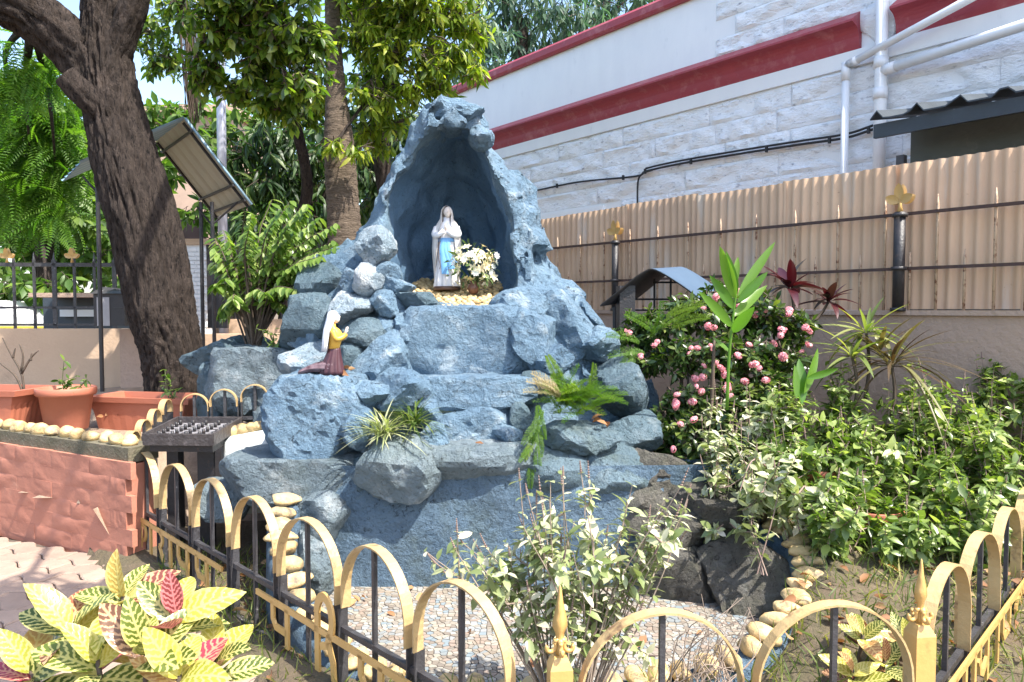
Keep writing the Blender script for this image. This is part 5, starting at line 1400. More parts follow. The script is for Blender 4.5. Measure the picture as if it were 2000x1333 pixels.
# feathery compound leaves
M['feather'] = leafmat('feathery_green_leaf', [(0, (0.055, 0.14, 0.014)), (.5, (0.10, 0.21, 0.024)), (1, (0.17, 0.29, 0.045))], 0.45, 0.5)
def pinnate(n=15, ll=0.16, lw=0.055, droop=0.35):
    Vs, Fs = [], []; o = 0
    for i in range(n):
        v = (i + 1) / (n + 1)
        for sg in (-1, 1):
            L = ll * math.sin(math.pi * (0.12 + 0.82 * v)) ** .6; y = v; z = -droop * v * v
            dx, dy = sg * 0.88, 0.45
            q = np.array([[0, y, z], [sg * L * .45 * .9 - lw * .3 * sg * 0, y + L * .18 + lw * .5, z + .01], [sg * L * .9, y + L * .42, z - L * .15], [sg * L * .5, y + L * .30 - lw * .6, z + .005]])
            Vs.append(q); Fs += [(o, o + 1, o + 2), (o, o + 2, o + 3)]; o += 4
    V = np.concatenate(Vs); return V, np.array(Fs), np.c_[np.full(len(V), .5), V[:, 1]]
def pinnate_soft(n=15): return pinnate(n, .2, .05, .5)
fb = [(60, 120, 6.6, 60), (100, 190, 8.2, 60), (40, 220, 8.2, 70), (120, 270, 8.3, 55), (60, 310, 8.3, 65), (10, 330, 8.2, 60), (110, 340, 8.4, 50), (30, 400, 8.3, 50), (-30, 160, 6.6, 60), (130, 120, 8.2, 35), (150, 320, 8.4, 35), (70, 250, 8.3, 60), (100, 420, 8.3, 40)]
pos, D, Hh, S, tws = crown_pts(fb, 0.0075, 4, 0.44, 0.45, .14)
foliage(bt, [pinnate(), pinnate_soft()], pos, D, Hh, S, M['feather'], 240, part='leaf_frond')
limbs(bt, P(60, 40, 5.95), fb[:8:2], .035, .008)

# ---- palm trunk behind the grotto
pt = thing('palm_tree', 'tall ringed palm trunk rising behind the left side of the grotto', 'palm tree', P(678, 620, 7.9))
m = 150; cpt = curve([P(682, 640, 7.9), P(674, 470, 7.9), P(662, 280, 7.9), P(652, 100, 7.9), P(648, -60, 7.9)], m)
r_ = np.interp(np.linspace(0, 1, m), [0, .25, .5, .62, .75, 1], [.20, .178, .16, .11, .085, .075]) * (1 + .03 * np.sin(np.linspace(0, 46 * 2 * np.pi, m)))
V, F = tube(cpt, r_, 30); mesh('trunk', V, F, M['palm_bark'], pt, True)
# its crown is above the picture
pos = np.tile(cpt[-1] + np.array([0, 0, .35]), (14, 1)); th = np.linspace(0, 2 * np.pi, 14, endpoint=False)
D = np.c_[np.cos(th), np.sin(th), np.full(14, .55)]
foliage(pt, pinnate(26, .22, .03, .8), pos, D, np.tile([0, 0, 1.0], (14, 1)), np.full(14, 1.6), M['feather'], 0, rest='crown')

# ---- broad-leaved tree hanging into the top of the picture
M['broad'] = leafmat('dark_glossy_leaf', [(0, (0.035, 0.07, 0.014)), (.4, (0.09, 0.155, 0.024)), (.75, (0.19, 0.27, 0.04)), (1, (0.36, 0.40, 0.08))], 0.28, 0.5, 0.8)
ta = thing('broad_leaved_tree', 'broad-leaved dark green tree hanging over the notice shelter', 'tree', P(560, 620, 8.8))
blA = [(285, 60, 9.2, 55), (350, 20, 9.0, 70), (330, 120, 9.2, 50), (420, 60, 6.3, 75), (405, 140, 6.5, 55), (490, 30, 6.2, 75), (500, 110, 6.3, 65), (560, 70, 6.2, 75), (590, 160, 6.3, 65), (525, 180, 6.5, 55), (605, 90, 6.3, 50), (600, 230, 8.6, 40), (300, 130, 9.2, 32), (470, 180, 6.6, 40), (560, 215, 6.6, 45), (720, 150, 8.6, 45), (430, -60, 6.0, 90), (580, -50, 6.0, 90), (700, 20, 8.6, 50)]
make_crown(ta, blA, 0.0125, 8, 0.125, 0.55, M['broad'], 300, twig=.005)
mesh('trunk', *bark_tube([P(555, 640, 8.8), P(572, 480, 8.8), P(600, 360, 8.7), P(560, 180, 8.2), P(500, -60, 7.2)], [.08, .07, .06, .05, .05], 30, 60, .008, seed=21), M['bark'], ta)
limbs(ta, P(510, -40, 7.0), blA[1:14:2], .03)
# unseen limb added above the picture, shaped to dapple the paving with shade
def wblob(x, y, z, r_): p_ = project([[x, y, z]])[0]; return (p_[0], p_[1], y, r_ * FPX / y)
blS = [wblob(-.75, 2.3, 3.55, .34), wblob(-.35, 1.9, 3.6, .36), wblob(-.15, 2.35, 3.7, .30), wblob(-.6, 1.65, 3.65, .30), wblob(-.95, 1.9, 3.7, .28), wblob(-.2, 1.5, 3.6, .26)]
pos, D, Hh, S, tws = crown_pts(blS, 0, 8, .16, .4)
pos, D, Hh, S, tws = [np.concatenate(z_) if not isinstance(z_[0], list) else sum(z_, []) for z_ in zip(*[crown_pts([b_s], 26 / b_s[3] ** 2, 9, .16, .35) for b_s in blS])]
foliage(ta, [leaf_shape(1, .42, .25, .2)], pos, D, Hh, S, M['broad'], 0, rest='shade_bough_foliage')
b = MB(); b.tube(curve([P(500, -60, 7.2), np.array([-1.3, 4.6, 4.9]), np.array([-.8, 3.2, 4.2]), np.array([-.5, 2.0, 3.65])], 20), np.linspace(.06, .015, 20), 8)
for q in blS: e = P(q[0], q[1], q[2]); b.tube(curve([np.array([-.65, 2.6, 3.92]), (e + np.array([-.65, 2.6, 3.92])) / 2 + np.array([0, 0, .05]), e], 8), np.linspace(.018, .006, 8), 6)
b.build('shade_bough', M['bark'], ta, True)
# dry aerial roots
b = MB()
for i in range(46):
    x0 = RNG.normal(372, 9); top = P(x0 + RNG.normal(0, 6), RNG.uniform(0, 60), 6.9); bot = P(378 + RNG.normal(0, 5) + (x0 - 372) * .5, RNG.uniform(190, 245), 6.9)
    b.tube(curve([top, (top + bot) / 2 + RNG.normal(0, .015, 3), bot], 7), .0045, 4, False)
b.build('aerial_roots', M['twig'], ta, True, kind='stuff')

# ---- yellow-green long-leaved tree over the grotto top
M['lime'] = leafmat('yellow_green_leaf', [(0, (0.07, 0.12, 0.015)), (.4, (0.18, 0.25, 0.03)), (.75, (0.31, 0.36, 0.045)), (1, (0.42, 0.41, 0.07))], 0.36, 0.52, 0.5)
tb = thing('long_leaved_tree', 'yellow-green long-leaved tree reaching over the top of the grotto', 'tree', P(760, 620, 9.2))
blB = [(700, 70, 7.9, 60), (760, 30, 8.0, 70), (830, 40, 8.0, 65), (900, 30, 8.1, 60), (770, 110, 8.0, 60), (840, 110, 8.0, 55), (900, 110, 8.2, 45), (930, 70, 8.4, 40), (735, 190, 8.0, 55), (800, 180, 8.1, 50), (860, 165, 8.2, 40), (925, 145, 8.2, 26), (715, 250, 8.4, 40), (700, 300, 7.6, 22), (650, 285, 7.6, 22), (770, 240, 8.4, 35), (820, -50, 7.8, 90), (700, -50, 7.8, 90), (740, 290, 8.6, 30), (625, 190, 8.5, 35), (890, 195, 8.4, 18)]
lfB = [leaf_shape(1, .27, .3, .3), leaf_shape(1, .23, .2, .5), leaf_shape(1, .25, .3, .1)]
make_crown(tb, blB, 0.0142, 8, 0.15, 0.75, M['lime'], 300, lfB, twig=.005)
mesh('trunk', *bark_tube([P(765, 640, 9.2), P(758, 430, 9.2), P(745, 250, 9.0), P(790, 60, 8.4), P(820, -60, 8.0)], [.13, .11, .09, .06, .05], 26, 50, .010, seed=23), M['bark'], tb)
limbs(tb, P(770, 130, 8.6), blB[:16:2], .026)

# ---- darker trees and creepers filling the background
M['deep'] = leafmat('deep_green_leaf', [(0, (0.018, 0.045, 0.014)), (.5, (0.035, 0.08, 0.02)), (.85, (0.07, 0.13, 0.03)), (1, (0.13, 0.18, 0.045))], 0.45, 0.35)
M['mid'] = leafmat('fresh_green_leaf', [(0, (0.04, 0.09, 0.018)), (.5, (0.085, 0.16, 0.028)), (1, (0.17, 0.24, 0.05))], 0.45, 0.45)
M['cool'] = leafmat('cool_green_leaf', [(0, (0.035, 0.075, 0.05)), (.5, (0.07, 0.13, 0.085)), (1, (0.15, 0.22, 0.13))], 0.5, 0.4, tint=(.8, .9, 1.6))
def tree(name, label, cat, blobs, dens, k, L, droop, material, base_px, trunk_r=.12, leafs=None, n_ind=0, group=None, twig=.006):
    t = thing(name, label, cat, P(*base_px), group); c0 = P(*base_px)
    top = P(blobs[0][0], blobs[0][1], blobs[0][2])
    mesh('trunk', *bark_tube([c0 - np.array([0, 0, .3]), c0 + (top - c0) * .45 + np.array([.1, 0, 0]), top], [trunk_r, trunk_r * .8, trunk_r * .5], 22, 40, .010, seed=31), M['bark'], t)
    limbs(t, c0 + (top - c0) * .7, blobs[1:9:2], trunk_r * .3)
    make_crown(t, blobs, dens, k, L, droop, material, n_ind, leafs, twig=twig, conn=6); return t
nar = [leaf_shape(1, .2, .2, .4), leaf_shape(1, .16, .2, .6)]
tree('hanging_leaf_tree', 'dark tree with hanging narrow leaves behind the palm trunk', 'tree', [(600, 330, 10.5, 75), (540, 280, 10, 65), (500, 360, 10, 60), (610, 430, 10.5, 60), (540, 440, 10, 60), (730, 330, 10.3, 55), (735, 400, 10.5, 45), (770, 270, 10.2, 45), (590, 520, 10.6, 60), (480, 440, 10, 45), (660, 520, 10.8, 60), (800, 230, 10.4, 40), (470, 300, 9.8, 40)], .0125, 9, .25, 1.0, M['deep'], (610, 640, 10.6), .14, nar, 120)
tree('roadside_tree', 'bright green roadside tree beyond the iron railing at left', 'tree', [(80, 380, 13, 90), (10, 300, 13, 90), (160, 430, 13, 70), (30, 470, 13, 80), (120, 500, 13.5, 60), (90, 560, 12.2, 50), (20, 560, 12.2, 50), (230, 300, 13.5, 50), (300, 350, 13.5, 45), (190, 350, 13.5, 60), (200, 500, 13.5, 50), (-60, 420, 13, 80), (60, 210, 13.5, 80), (140, 260, 13.6, 60)], .0085, 8, .27, .6, M['mid'], (75, 640, 13), .22, None, 0)
tree('gate_side_tree', 'fresh green tree standing behind the white gate pillar', 'tree', [(450, 300, 14, 60), (385, 215, 14.5, 40), (330, 215, 14.5, 36), (305, 240, 14.5, 36), (350, 240, 14.3, 36), (300, 290, 14.5, 42), (345, 270, 14.6, 40), (420, 250, 14, 55), (500, 240, 14, 60), (470, 400, 14, 60), (400, 420, 14, 45), (540, 380, 14.5, 60), (330, 330, 14, 40), (520, 480, 14.5, 60), (430, 480, 14.5, 50)], .0075, 8, .26, .6, M['mid'], (480, 640, 14), .18)
tree('tall_far_tree', 'tall blue-green tree rising behind the roof of the white building', 'tree', [(1020, 40, 18, 90), (950, 80, 17.5, 70), (1100, 30, 18, 90), (1040, 110, 18, 70), (960, 150, 17, 60), (1180, 0, 19, 90), (1150, 80, 18.5, 60), (1260, -30, 19, 70), (900, 190, 17, 50), (980, -30, 18, 80), (1090, 130, 18, 50), (880, 120, 17.5, 60)], .0085, 8, .36, .9, M['cool'], (1000, 640, 18), .25, nar)
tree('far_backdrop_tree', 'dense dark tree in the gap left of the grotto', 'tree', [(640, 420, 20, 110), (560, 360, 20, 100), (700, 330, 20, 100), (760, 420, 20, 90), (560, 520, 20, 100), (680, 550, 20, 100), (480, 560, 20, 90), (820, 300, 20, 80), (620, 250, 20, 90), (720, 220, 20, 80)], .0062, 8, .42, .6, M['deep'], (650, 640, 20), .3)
tree('far_street_tree', 'broad green tree across the street behind the railing', 'tree', [(60, 470, 24, 120), (-40, 380, 24, 120), (180, 500, 24, 100), (260, 520, 24, 80), (100, 330, 24, 110), (220, 400, 24, 80), (-60, 540, 24, 100), (360, 560, 24, 80)], .0055, 8, .5, .5, M['mid'], (90, 640, 24), .35)
# low hedge mass and a pale house far behind
hs = thing('pale_house', 'pale beige house with a flat roof edge beyond the trees at left', 'house', P(330, 640, 30))
c = P(330, 420, 30); b = MB(); b.box(c + np.array([0, 2, -1.6]), (2.6, 2, 5.6)); b.build('wall', M['taupe_wall'], hs)
b = MB(); b.box(c + np.array([0, 2, 4.15]), (2.9, 2.4, .14)); b.build('roof_edge', M['taupe_wall'], hs)
for i in range(2):
    for j in range(2):
        b = MB(); b.box(c + np.array([-1.2 + 2.2 * i, -0.02, 2.2 - 3 * j]), (.5, .05, .7)); b.build('window', M['dark_glass'], hs)
st = mesh('road', [(-40, 10.5, 0.3), (-2.2, 10.5, 0.3), (-2.2, 19, 0.3), (-40, 19, 0.3)], [(0, 1, 2, 3)], mat('grey_road', (0.10, 0.095, 0.09), None, 5, .9), None, False); tag(st, 'grey street beyond the iron railing', 'road', kind='structure')
# low shop front and parked things glimpsed through the railing
shp = thing('street_stall', 'dark street stall with pale counter seen through the railing', 'stall', P(160, 640, 11))
b = MB(); b.box(P(175, 615, 11), (.5, .3, .26)); b.build('body', M['dark_sheet'], shp)
b = MB(); b.box(P(175, 578, 10.6), (.55, .5, .03)); b.build('awning', M['taupe_wall'], shp)
b = MB(); b.box(P(175, 612, 10.65), (.4, .05, .05)); b.build('counter', M['white_plaster'], shp)
par = thing('parked_car', 'white and yellow car parked in the street behind the railing', 'car', P(5, 655, 11.5))
M['yellow_paint'] = mat('yellow_car_paint', (0.75, 0.55, 0.06), None, 4, .3, coat=.5); M['white_paint'] = mat('white_car_paint', (0.78, 0.78, 0.78), None, 4, .3, coat=.5)
c = P(-25, 640, 11.5)
def car_prof(y): return [np.array([c[0] + x * 1.0, c[1] + y, c[2] + z]) for x, z in ((-1.2, -.25), (1.0, -.25), (1.05, 0.0), (.95, .12), (.45, .16), (.15, .42), (-.8, .44), (-1.2, .15))]
V, F = loft([np.array(car_prof(0)), np.array(car_prof(1.3))]); mesh('body', V, F, M['white_paint'], par, False)
b = MB(); b.box(c + np.array([-.3, -.01, .26]), (.45, .02, .11)); b.build('window', M['dark_glass'], par)
b = MB(); b.box(c + np.array([0, -.015, -.05]), (1.0, .02, .07)); b.build('side_band', M['yellow_paint'], par)
for x in (-.75, .65):
    b = MB(); b.tube([c + np.array([x, -.03, -.26]), c + np.array([x, .2, -.26])], .2, 18); b.build('wheel', M['black_iron'], par, True)

# ================================================================== plants
M['basil'] = leafmat('pale_basil_leaf', [(0, (0.16, 0.21, 0.07)), (.35, (0.30, 0.34, 0.15)), (.7, (0.50, 0.50, 0.32)), (1, (0.62, 0.56, 0.46))], 0.36, 0.22, 0.8, under=(0.30, 0.33, 0.20))
M['basil_g'] = leafmat('green_basil_leaf', [(0, (0.07, 0.12, 0.025)), (.45, (0.15, 0.22, 0.05)), (.8, (0.28, 0.35, 0.10)), (1, (0.44, 0.47, 0.20))], 0.36, 0.35, 0.7)
def shrub(parent, bases, tips, leafs, L, material, n_ind=0, nodes=7, t0=.35, stem='stem_purple', r0=.006, droop=.25, spike=0.0, side=0, minpx=9, spike_mat='stem_purple', lift=.25):
    pos, D, Hh, S = [], [], [], []; b = MB(); sp_ = MB(); nsp = 0
    bases = np.atleast_2d(bases)
    paths = []
    for tpt in tips:
        bs = bases[np.argmin(((bases - tpt)[:, :2] ** 2).sum(1))] + RNG.normal(0, .015, 3) * np.array([1, 1, 0])
        mid = bs + (tpt - bs) * .5 + np.array([0, 0, lift * np.linalg.norm((tpt - bs)[:2])]) + RNG.normal(0, .03, 3)
        paths.append(curve([bs, mid, tpt], 14))
        for _ in range(side):
            q = paths[-1][RNG.integers(6, 12)]; tt = q + RNG.normal(0, .07, 3) + np.array([0, 0, .08]); paths.append(curve([q, (q + tt) / 2 + np.array([0, 0, -.01]), tt], 10))
    for pth in paths:
        n = len(pth); b.tube(pth, np.linspace(r0, r0 * .35, n), 5, False)
        tn = t0 if n == 14 else .2
        for k, t_ in enumerate(np.linspace(tn, 1.0, nodes)):
            f_ = t_ * (n - 1); i = min(int(f_), n - 2); q = pth[i] + (pth[i + 1] - pth[i]) * (f_ - i); dd = norm(pth[i + 1] - pth[i])
            a = np.cross(dd, [.31, .2, .5 + .1 * k]); a /= np.linalg.norm(a); c = np.cross(dd, a); a, c = (a, c) if k % 2 else (c, a)
            for sg in (-1, 1):
                pos.append(q); D.append(a * sg + dd * RNG.uniform(.0, .9) + np.array([0, 0, -droop * RNG.uniform(0, 2.6)]) + RNG.normal(0, .3, 3)); Hh.append(dd + np.array([0, 0, .6]) + RNG.normal(0, .3, 3)); S.append(L * RNG.uniform(.4, 1.25) * (1.0 if t_ < .9 else .7))
        if RNG.random() < spike:
            e = pth[-1]; dd = norm(pth[-1] - pth[-2] + np.array([0, 0, .4]) * np.linalg.norm(pth[-1] - pth[-2])); Ls = RNG.uniform(.035, .075)
            sp_.tube([e, e + dd * Ls], .0014, 4, False); nsp += 1
            for j in range(7):
                o_ = e + dd * Ls * (j + .5) / 7; sp_.box(o_, (.0042 - .0004 * j, .0042 - .0004 * j, .0022))
    b.build('stems', M[stem], parent, True)
    if nsp: sp_.build('flower_spikes', M[spike_mat], parent, True, kind='stuff')
    foliage(parent, leafs, np.array(pos), np.array(D), np.array(Hh), np.array(S), material, n_ind, minpx=minpx)
ov = [leaf_shape(1, .50, .25, .15, (0.0, .9, .85, 0.0)), leaf_shape(1, .42, .35, .3, (0.0, .85, .95, 0.0)), smooth_leaf(1, .46, .2, .1, 6)]
def px_tips(n, fx, Yf):
    out = []
    while len(out) < n:
        q = fx()
        if q is not None: out.append(P(q[0], q[1], Yf(q)))
    return np.array(out)

# ---- pale basil in front of the basin
fb_ = thing('basil_plant', 'pale sunlit basil plant rising behind the front railing', 'plant', (0.22, 2.60, 0.0), 'basil plants')
def fx1():
    a, r_ = RNG.uniform(0, 6.28), math.sqrt(RNG.random()); x, y = 1170 + 165 * r_ * math.cos(a), 1075 + 150 * r_ * math.sin(a); return (x, y)
tipsA = px_tips(36, fx1, lambda q: RNG.uniform(2.45, 2.85))
tipsB = np.array([P(x, y, RNG.uniform(2.5, 2.7)) for x, y in ((832, 1078), (850, 1100), (890, 1075), (905, 1062), (925, 1085), (950, 1070), (985, 1090), (1000, 1110), (1330, 950), (1345, 965), (1300, 975), (1235, 948), (1015, 940), (1030, 965), (1075, 940), (1100, 930), (1135, 925), (1150, 935), (1290, 1000), (1320, 1010), (870, 1120), (940, 1115))])
shrub(fb_, np.array([[.20, 2.60, .0], [.26, 2.62, 0], [.16, 2.66, 0]]), np.vstack([tipsA, tipsB]), ov, .064, M['basil'], 300, 8, .48, r0=.0045, spike=.55, side=1, stem='pale_twig')

# ---- green basil thicket at right, one plant beside the other
regs = [(1385, 1500, 'pale basil shrub with silvery leaves at the left end of the thicket', 'basil'), (1490, 1640, 'green basil shrub in front of the pink flowering bush', 'basil_g'), (1630, 1790, 'green basil shrub below the arching brown-leaved plant', 'basil_g'), (1780, 1910, 'green basil shrub before the plastered wall', 'basil_g'), (1900, 2030, 'green basil shrub cut by the right edge of the picture', 'basil_g')]
for i, (x0, x1, lab, mt) in enumerate(regs):
    def fx2():
        x = RNG.uniform(x0 - 15, x1 + 15); top = np.interp(x, [1380, 1450, 1600, 1700, 1800, 1900, 2010], [790, 760, 725, 755, 760, 745, 715]) + 30 * math.sin(x * .045) + RNG.uniform(-35, 15); t_ = RNG.random() ** 1.3
        bot = np.interp(x, [1380, 1500, 1600, 1700, 2000], [915, 975, 1055, 1085, 1075]); return (x, top + t_ * (bot - top))
    Yf = lambda q: 4.35 - (q[1] - 740) / 335 * 1.0 + RNG.normal(0, .08)
    cpx = (x0 + x1) / 2; bs = np.array([[*P(cpx + dx, 1000, Yd)[:2], bank_z(P(cpx + dx, 1000, Yd)[0], Yd)] for dx in (-40, 10, 45) for Yd in (3.5, 3.9, 4.25)])
    th_ = thing('basil_shrub', lab, 'shrub', bs.mean(0), 'basil thicket')
    shrub(th_, bs, px_tips(62 if i != 0 else 42, fx2, Yf), ov, .074, M[mt], 230, 12, .2, r0=.004, spike=.3 if mt == 'basil_g' else .7, side=1, lift=.1)
# hanging pale sprays over the basin wall
hb = thing('basil_shrub', 'drooping pale basil sprays over the right wall of the basin', 'shrub', P(1500, 960, 3.9), 'basil thicket')
shrub(hb, np.array([P(1520, 930, 3.8), P(1600, 960, 3.7)]), np.array([P(x, y, RNG.uniform(3.5, 3.75)) for x, y in ((1425, 950), (1440, 975), (1470, 985), (1540, 1050), (1560, 1030), (1570, 1065), (1590, 1030), (1490, 960), (1560, 1000), (1600, 1000), (1620, 1040), (1545, 1075))]), ov, .07, M['basil'], 150, 8, .3, spike=.5, side=1, droop=.6, lift=.3)

# ---- pink flowering bush
M['ixora'] = leafmat('dark_glossy_bush_leaf', [(0, (0.02, 0.045, 0.01)), (.5, (0.045, 0.09, 0.018)), (.85, (0.10, 0.15, 0.03)), (1, (0.20, 0.24, 0.06))], 0.35, 0.3, 0.7)
ix = thing('pink_flower_bush', 'dense bush with round pink flower heads right of the grotto', 'bush', (1.9, 4.9, .4))
blI = [(1240, 650, 4.9, 45), (1290, 640, 4.8, 50), (1350, 615, 4.8, 55), (1420, 620, 4.75, 55), (1480, 620, 4.7, 55), (1545, 640, 4.7, 50), (1260, 710, 4.75, 40), (1320, 700, 4.65, 50), (1390, 700, 4.6, 60), (1460, 700, 4.55, 60), (1530, 700, 4.6, 50), (1340, 780, 4.45, 50), (1400, 790, 4.4, 50), (1330, 840, 4.3, 50), (1390, 860, 4.2, 55), (1300, 820, 4.4, 40), (1350, 900, 4.2, 40), (1430, 880, 4.15, 45), (1450, 780, 4.4, 50), (1510, 760, 4.4, 45), (1400, 585, 4.85, 40), (1470, 590, 4.8, 35), (1300, 880, 4.35, 35)]
make_crown(ix, blI, .022, 9, .066, .15, M['ixora'], 280, [leaf_shape(1, .42, .3, .15), leaf_shape(1, .38, .2, .25)], tw=.06, twig=.003, minpx=8)
for px, Yd in ((1320, 4.7), (1400, 4.6), (1480, 4.6), (1380, 4.3)):
    q = P(px, 760, Yd); b = MB(); b.tube(curve([np.array([q[0], q[1], .2]), q + np.array([.03, 0, -.1]), P(px + 15, 660, Yd)], 8), np.linspace(.018, .008, 8), 6); b.build('stem', M['twig'], ix, True)
M['pink'] = leafmat('pink_petal', [(0, (0.58, 0.12, 0.18)), (.35, (0.74, 0.26, 0.32)), (.8, (0.82, 0.42, 0.45)), (1, (0.86, 0.60, 0.58))], .5, .25, tint=(.8, .5, 1.6))
pt4 = leaf_shape(1, .55, .1, .1)
n = 34; d = rdir(n, .5); d[:, 2] = np.maximum(d[:, 2], -.25); d /= np.linalg.norm(d, axis=1, keepdims=True)
ps, dd_, hh_ = [], [], []
for v in d:
    a = norm(np.cross(v, [.2, .5, .7])); c = np.cross(v, a)
    for k in range(4):
        th = k * math.pi / 2; ps.append(v * .9); dd_.append(a * math.cos(th) + c * math.sin(th) + v * .15); hh_.append(v)
V, F, U, A = scatter(pt4, np.array(ps), np.array(dd_), np.array(hh_), np.full(len(ps), .50) * RNG.uniform(.8, 1.2, len(ps))); fh = mdata('flower_head', V, F, M['pink'], True, attr=A)
for x, y in ((1397, 578), (1441, 570), (1455, 585), (1443, 597), (1374, 602), (1495, 607), (1540, 612), (1478, 612), (1394, 640), (1280, 673), (1350, 680), (1388, 676), (1527, 645), (1525, 655), (1573, 640), (1577, 672), (1511, 668), (1470, 686), (1442, 695), (1531, 697), (1475, 709), (1483, 720), (1395, 707), (1375, 715), (1412, 722), (1413, 735), (1362, 740), (1360, 755), (1455, 745), (1495, 743), (1420, 760), (1427, 773), (1322, 771), (1320, 790), (1352, 785), (1329, 829), (1355, 820), (1315, 878), (1229, 651), (1252, 698)):
    Yd = np.interp(y, [570, 700, 880], [4.64, 4.36, 4.05]) + RNG.uniform(-.04, .06); X_, Y_, Z_ = frames(rdir(1), np.array([[RNG.normal(0, .4), -.8, .7]]))
    for q_ in range(RNG.integers(1, 4)):
        X_, Y_, Z_ = frames(rdir(1), np.array([[RNG.normal(0, .5), -.8, .7 + RNG.normal(0, .4)]]))
        inst('flower_head', fh, ix, P(x + (RNG.normal(0, 7) if q_ else 0), y + (RNG.normal(0, 6) if q_ else 0), Yd + (.03 if q_ else 0)), np.stack([X_[0], Y_[0], Z_[0]], 1), np.array([1, RNG.uniform(.75, 1), .65]) * RNG.uniform(.014, .029))

# ---- ginger with long bright blades
M['ginger'] = leafmat('bright_ginger_blade', [(0, (0.075, 0.19, 0.022)), (.5, (0.11, 0.24, 0.03)), (1, (0.17, 0.30, 0.045))], .35, .5, .6)
def blade_px(parent, material, lst, Y0, dY=0.12, W=.2, part='leaf', curl=.1, seed=0):
    r = np.random.default_rng(seed)
    for (x0, y0, x1, y1, wpx) in lst:
        a = P(x0, y0, Y0); e = P(x1, y1, Y0 + r.uniform(-dY, dY)); L = np.linalg.norm(e - a)
        me = mdata(part, *smooth_leaf(1, wpx * .72 / FPX * Y0 / L, .35, curl * r.uniform(-.5, 1), 11, .85, .75, twist=r.normal(0, .25))[:2], material, True)
        X_, Y_, Z_ = frames((e - a)[None], np.array([[r.normal(0, .5), -1.0, .45]]))
        inst(part, me, parent, a, np.stack([X_[0], Y_[0], Z_[0]], 1), L)
gg = thing('ginger_plant', 'tall ginger plant with long bright green blades among the pink flowers', 'plant', P(1425, 760, 4.1))
b = MB(); b.tube(curve([P(1420, 800, 4.1), P(1424, 700, 4.1), P(1432, 620, 4.1), P(1440, 560, 4.1)], 10), np.linspace(.010, .005, 10), 7); b.build('stem', M['ginger'], gg, True)
blade_px(gg, M['ginger'], [(1436, 585, 1405, 480, 32), (1440, 575, 1418, 490, 24), (1440, 580, 1514, 474, 26), (1440, 592, 1500, 530, 26), (1434, 605, 1388, 538, 28), (1430, 640, 1372, 570, 28), (1432, 620, 1500, 555, 30), (1430, 650, 1472, 600, 32), (1426, 690, 1392, 660, 16), (1436, 560, 1440, 500, 20)], 4.1, .15, seed=3)
g2 = thing('ginger_shoot', 'short ginger shoot with two broad green blades beside the pink bush', 'plant', P(1560, 800, 4.0))
blade_px(g2, M['ginger'], [(1566, 790, 1562, 700, 34), (1556, 780, 1552, 712, 20), (1570, 770, 1600, 680, 30), (1575, 740, 1640, 720, 20)], 3.95, .1, seed=4)
# ---- red cordylines and arching dracaenas
M['ti_red'] = leafmat('dark_red_blade', [(0, (0.04, 0.008, 0.012)), (.5, (0.07, 0.013, 0.018)), (.75, (0.03, 0.038, 0.02)), (1, (0.05, 0.035, 0.022))], .3, .22, .6, tint=(1.1, .3, 1))
M['dracaena'] = leafmat('striped_dracaena_blade', [(0, (0.10, 0.15, 0.035)), (.5, (0.22, 0.26, 0.08)), (1, (0.34, 0.32, 0.13))], .4, .35)
M['brown_blade'] = leafmat('bronze_blade', [(0, (0.06, 0.035, 0.02)), (.5, (0.11, 0.075, 0.035)), (1, (0.17, 0.17, 0.06))], .4, .2, tint=(1, .7, 1))
def rosette(parent, c, n, L, W, material, curl=.3, up=.5, stem_to=None, seed=0, part='leaf', axis=(0, 0, 1), lo=.6):
    r = np.random.default_rng(seed); ms = [mdata(part, *smooth_leaf(1, W, .3, curl * k, 9, .8, .7, twist=.2)[:2], material, True) for k in (.5, 1.0, 1.6)]
    for i in range(n):
        t_ = i / n; th = i * 2.4 + r.normal(0, .2); el = up + (1.25 - up) * t_ + r.normal(0, .1)
        d = np.array([math.cos(th) * math.cos(el), math.sin(th) * math.cos(el), math.sin(el)]); d = norm(d + np.asarray(axis) * .001)
        X_, Y_, Z_ = frames(d[None], np.array([[0, 0, 1.0]]) + r.normal(0, .1, (1, 3)))
        inst(part, ms[int(r.integers(3))], parent, np.asarray(c) + r.normal(0, .008, 3), np.stack([X_[0], Y_[0], Z_[0]], 1), L * r.uniform(lo, 1.1))
    if stem_to is not None:
        b = MB(); b.tube(curve([c, (np.asarray(c) + stem_to) / 2 + np.array([.02, 0, 0]), stem_to], 8), np.linspace(.008, .012, 8), 7); b.build('stem', M['twig'], parent, True)
for k, (x, y, sx, sy, lab, L) in enumerate(((1543, 562, 1545, 640, 'dark red cordyline rosette left of its twin against the fence', .24), (1618, 590, 1575, 640, 'dark red cordyline rosette leaning right on a bent stem', .22))):
    o = thing('cordyline', lab, 'plant', P(sx, sy, 4.75), 'red cordylines'); rosette(o, P(x, y, 4.75), 17, L * .95, .25, M['ti_red'], .35, -.1, P(sx, sy, 4.75), 50 + k)
o = thing('dracaena', 'striped yellow green dracaena in front of the plastered wall', 'plant', P(1690, 760, 4.4)); rosette(o, P(1692, 650, 4.4), 22, .27, .13, M['dracaena'], .5, -.1, P(1690, 780, 4.4), 61); rosette(o, P(1665, 700, 4.3), 18, .25, .13, M['dracaena'], .5, -.1, P(1670, 800, 4.3), 62)
o = thing('bronze_dracaena', 'arching bronze-leaved plant above the basil thicket', 'plant', P(1745, 800, 4.3)); rosette(o, P(1742, 715, 4.25), 40, .38, .06, M['brown_blade'], .75, -.05, P(1740, 820, 4.25), 63); rosette(o, P(1715, 690, 4.35), 12, .30, .09, M['brown_blade'], .4, .3, None, 64)

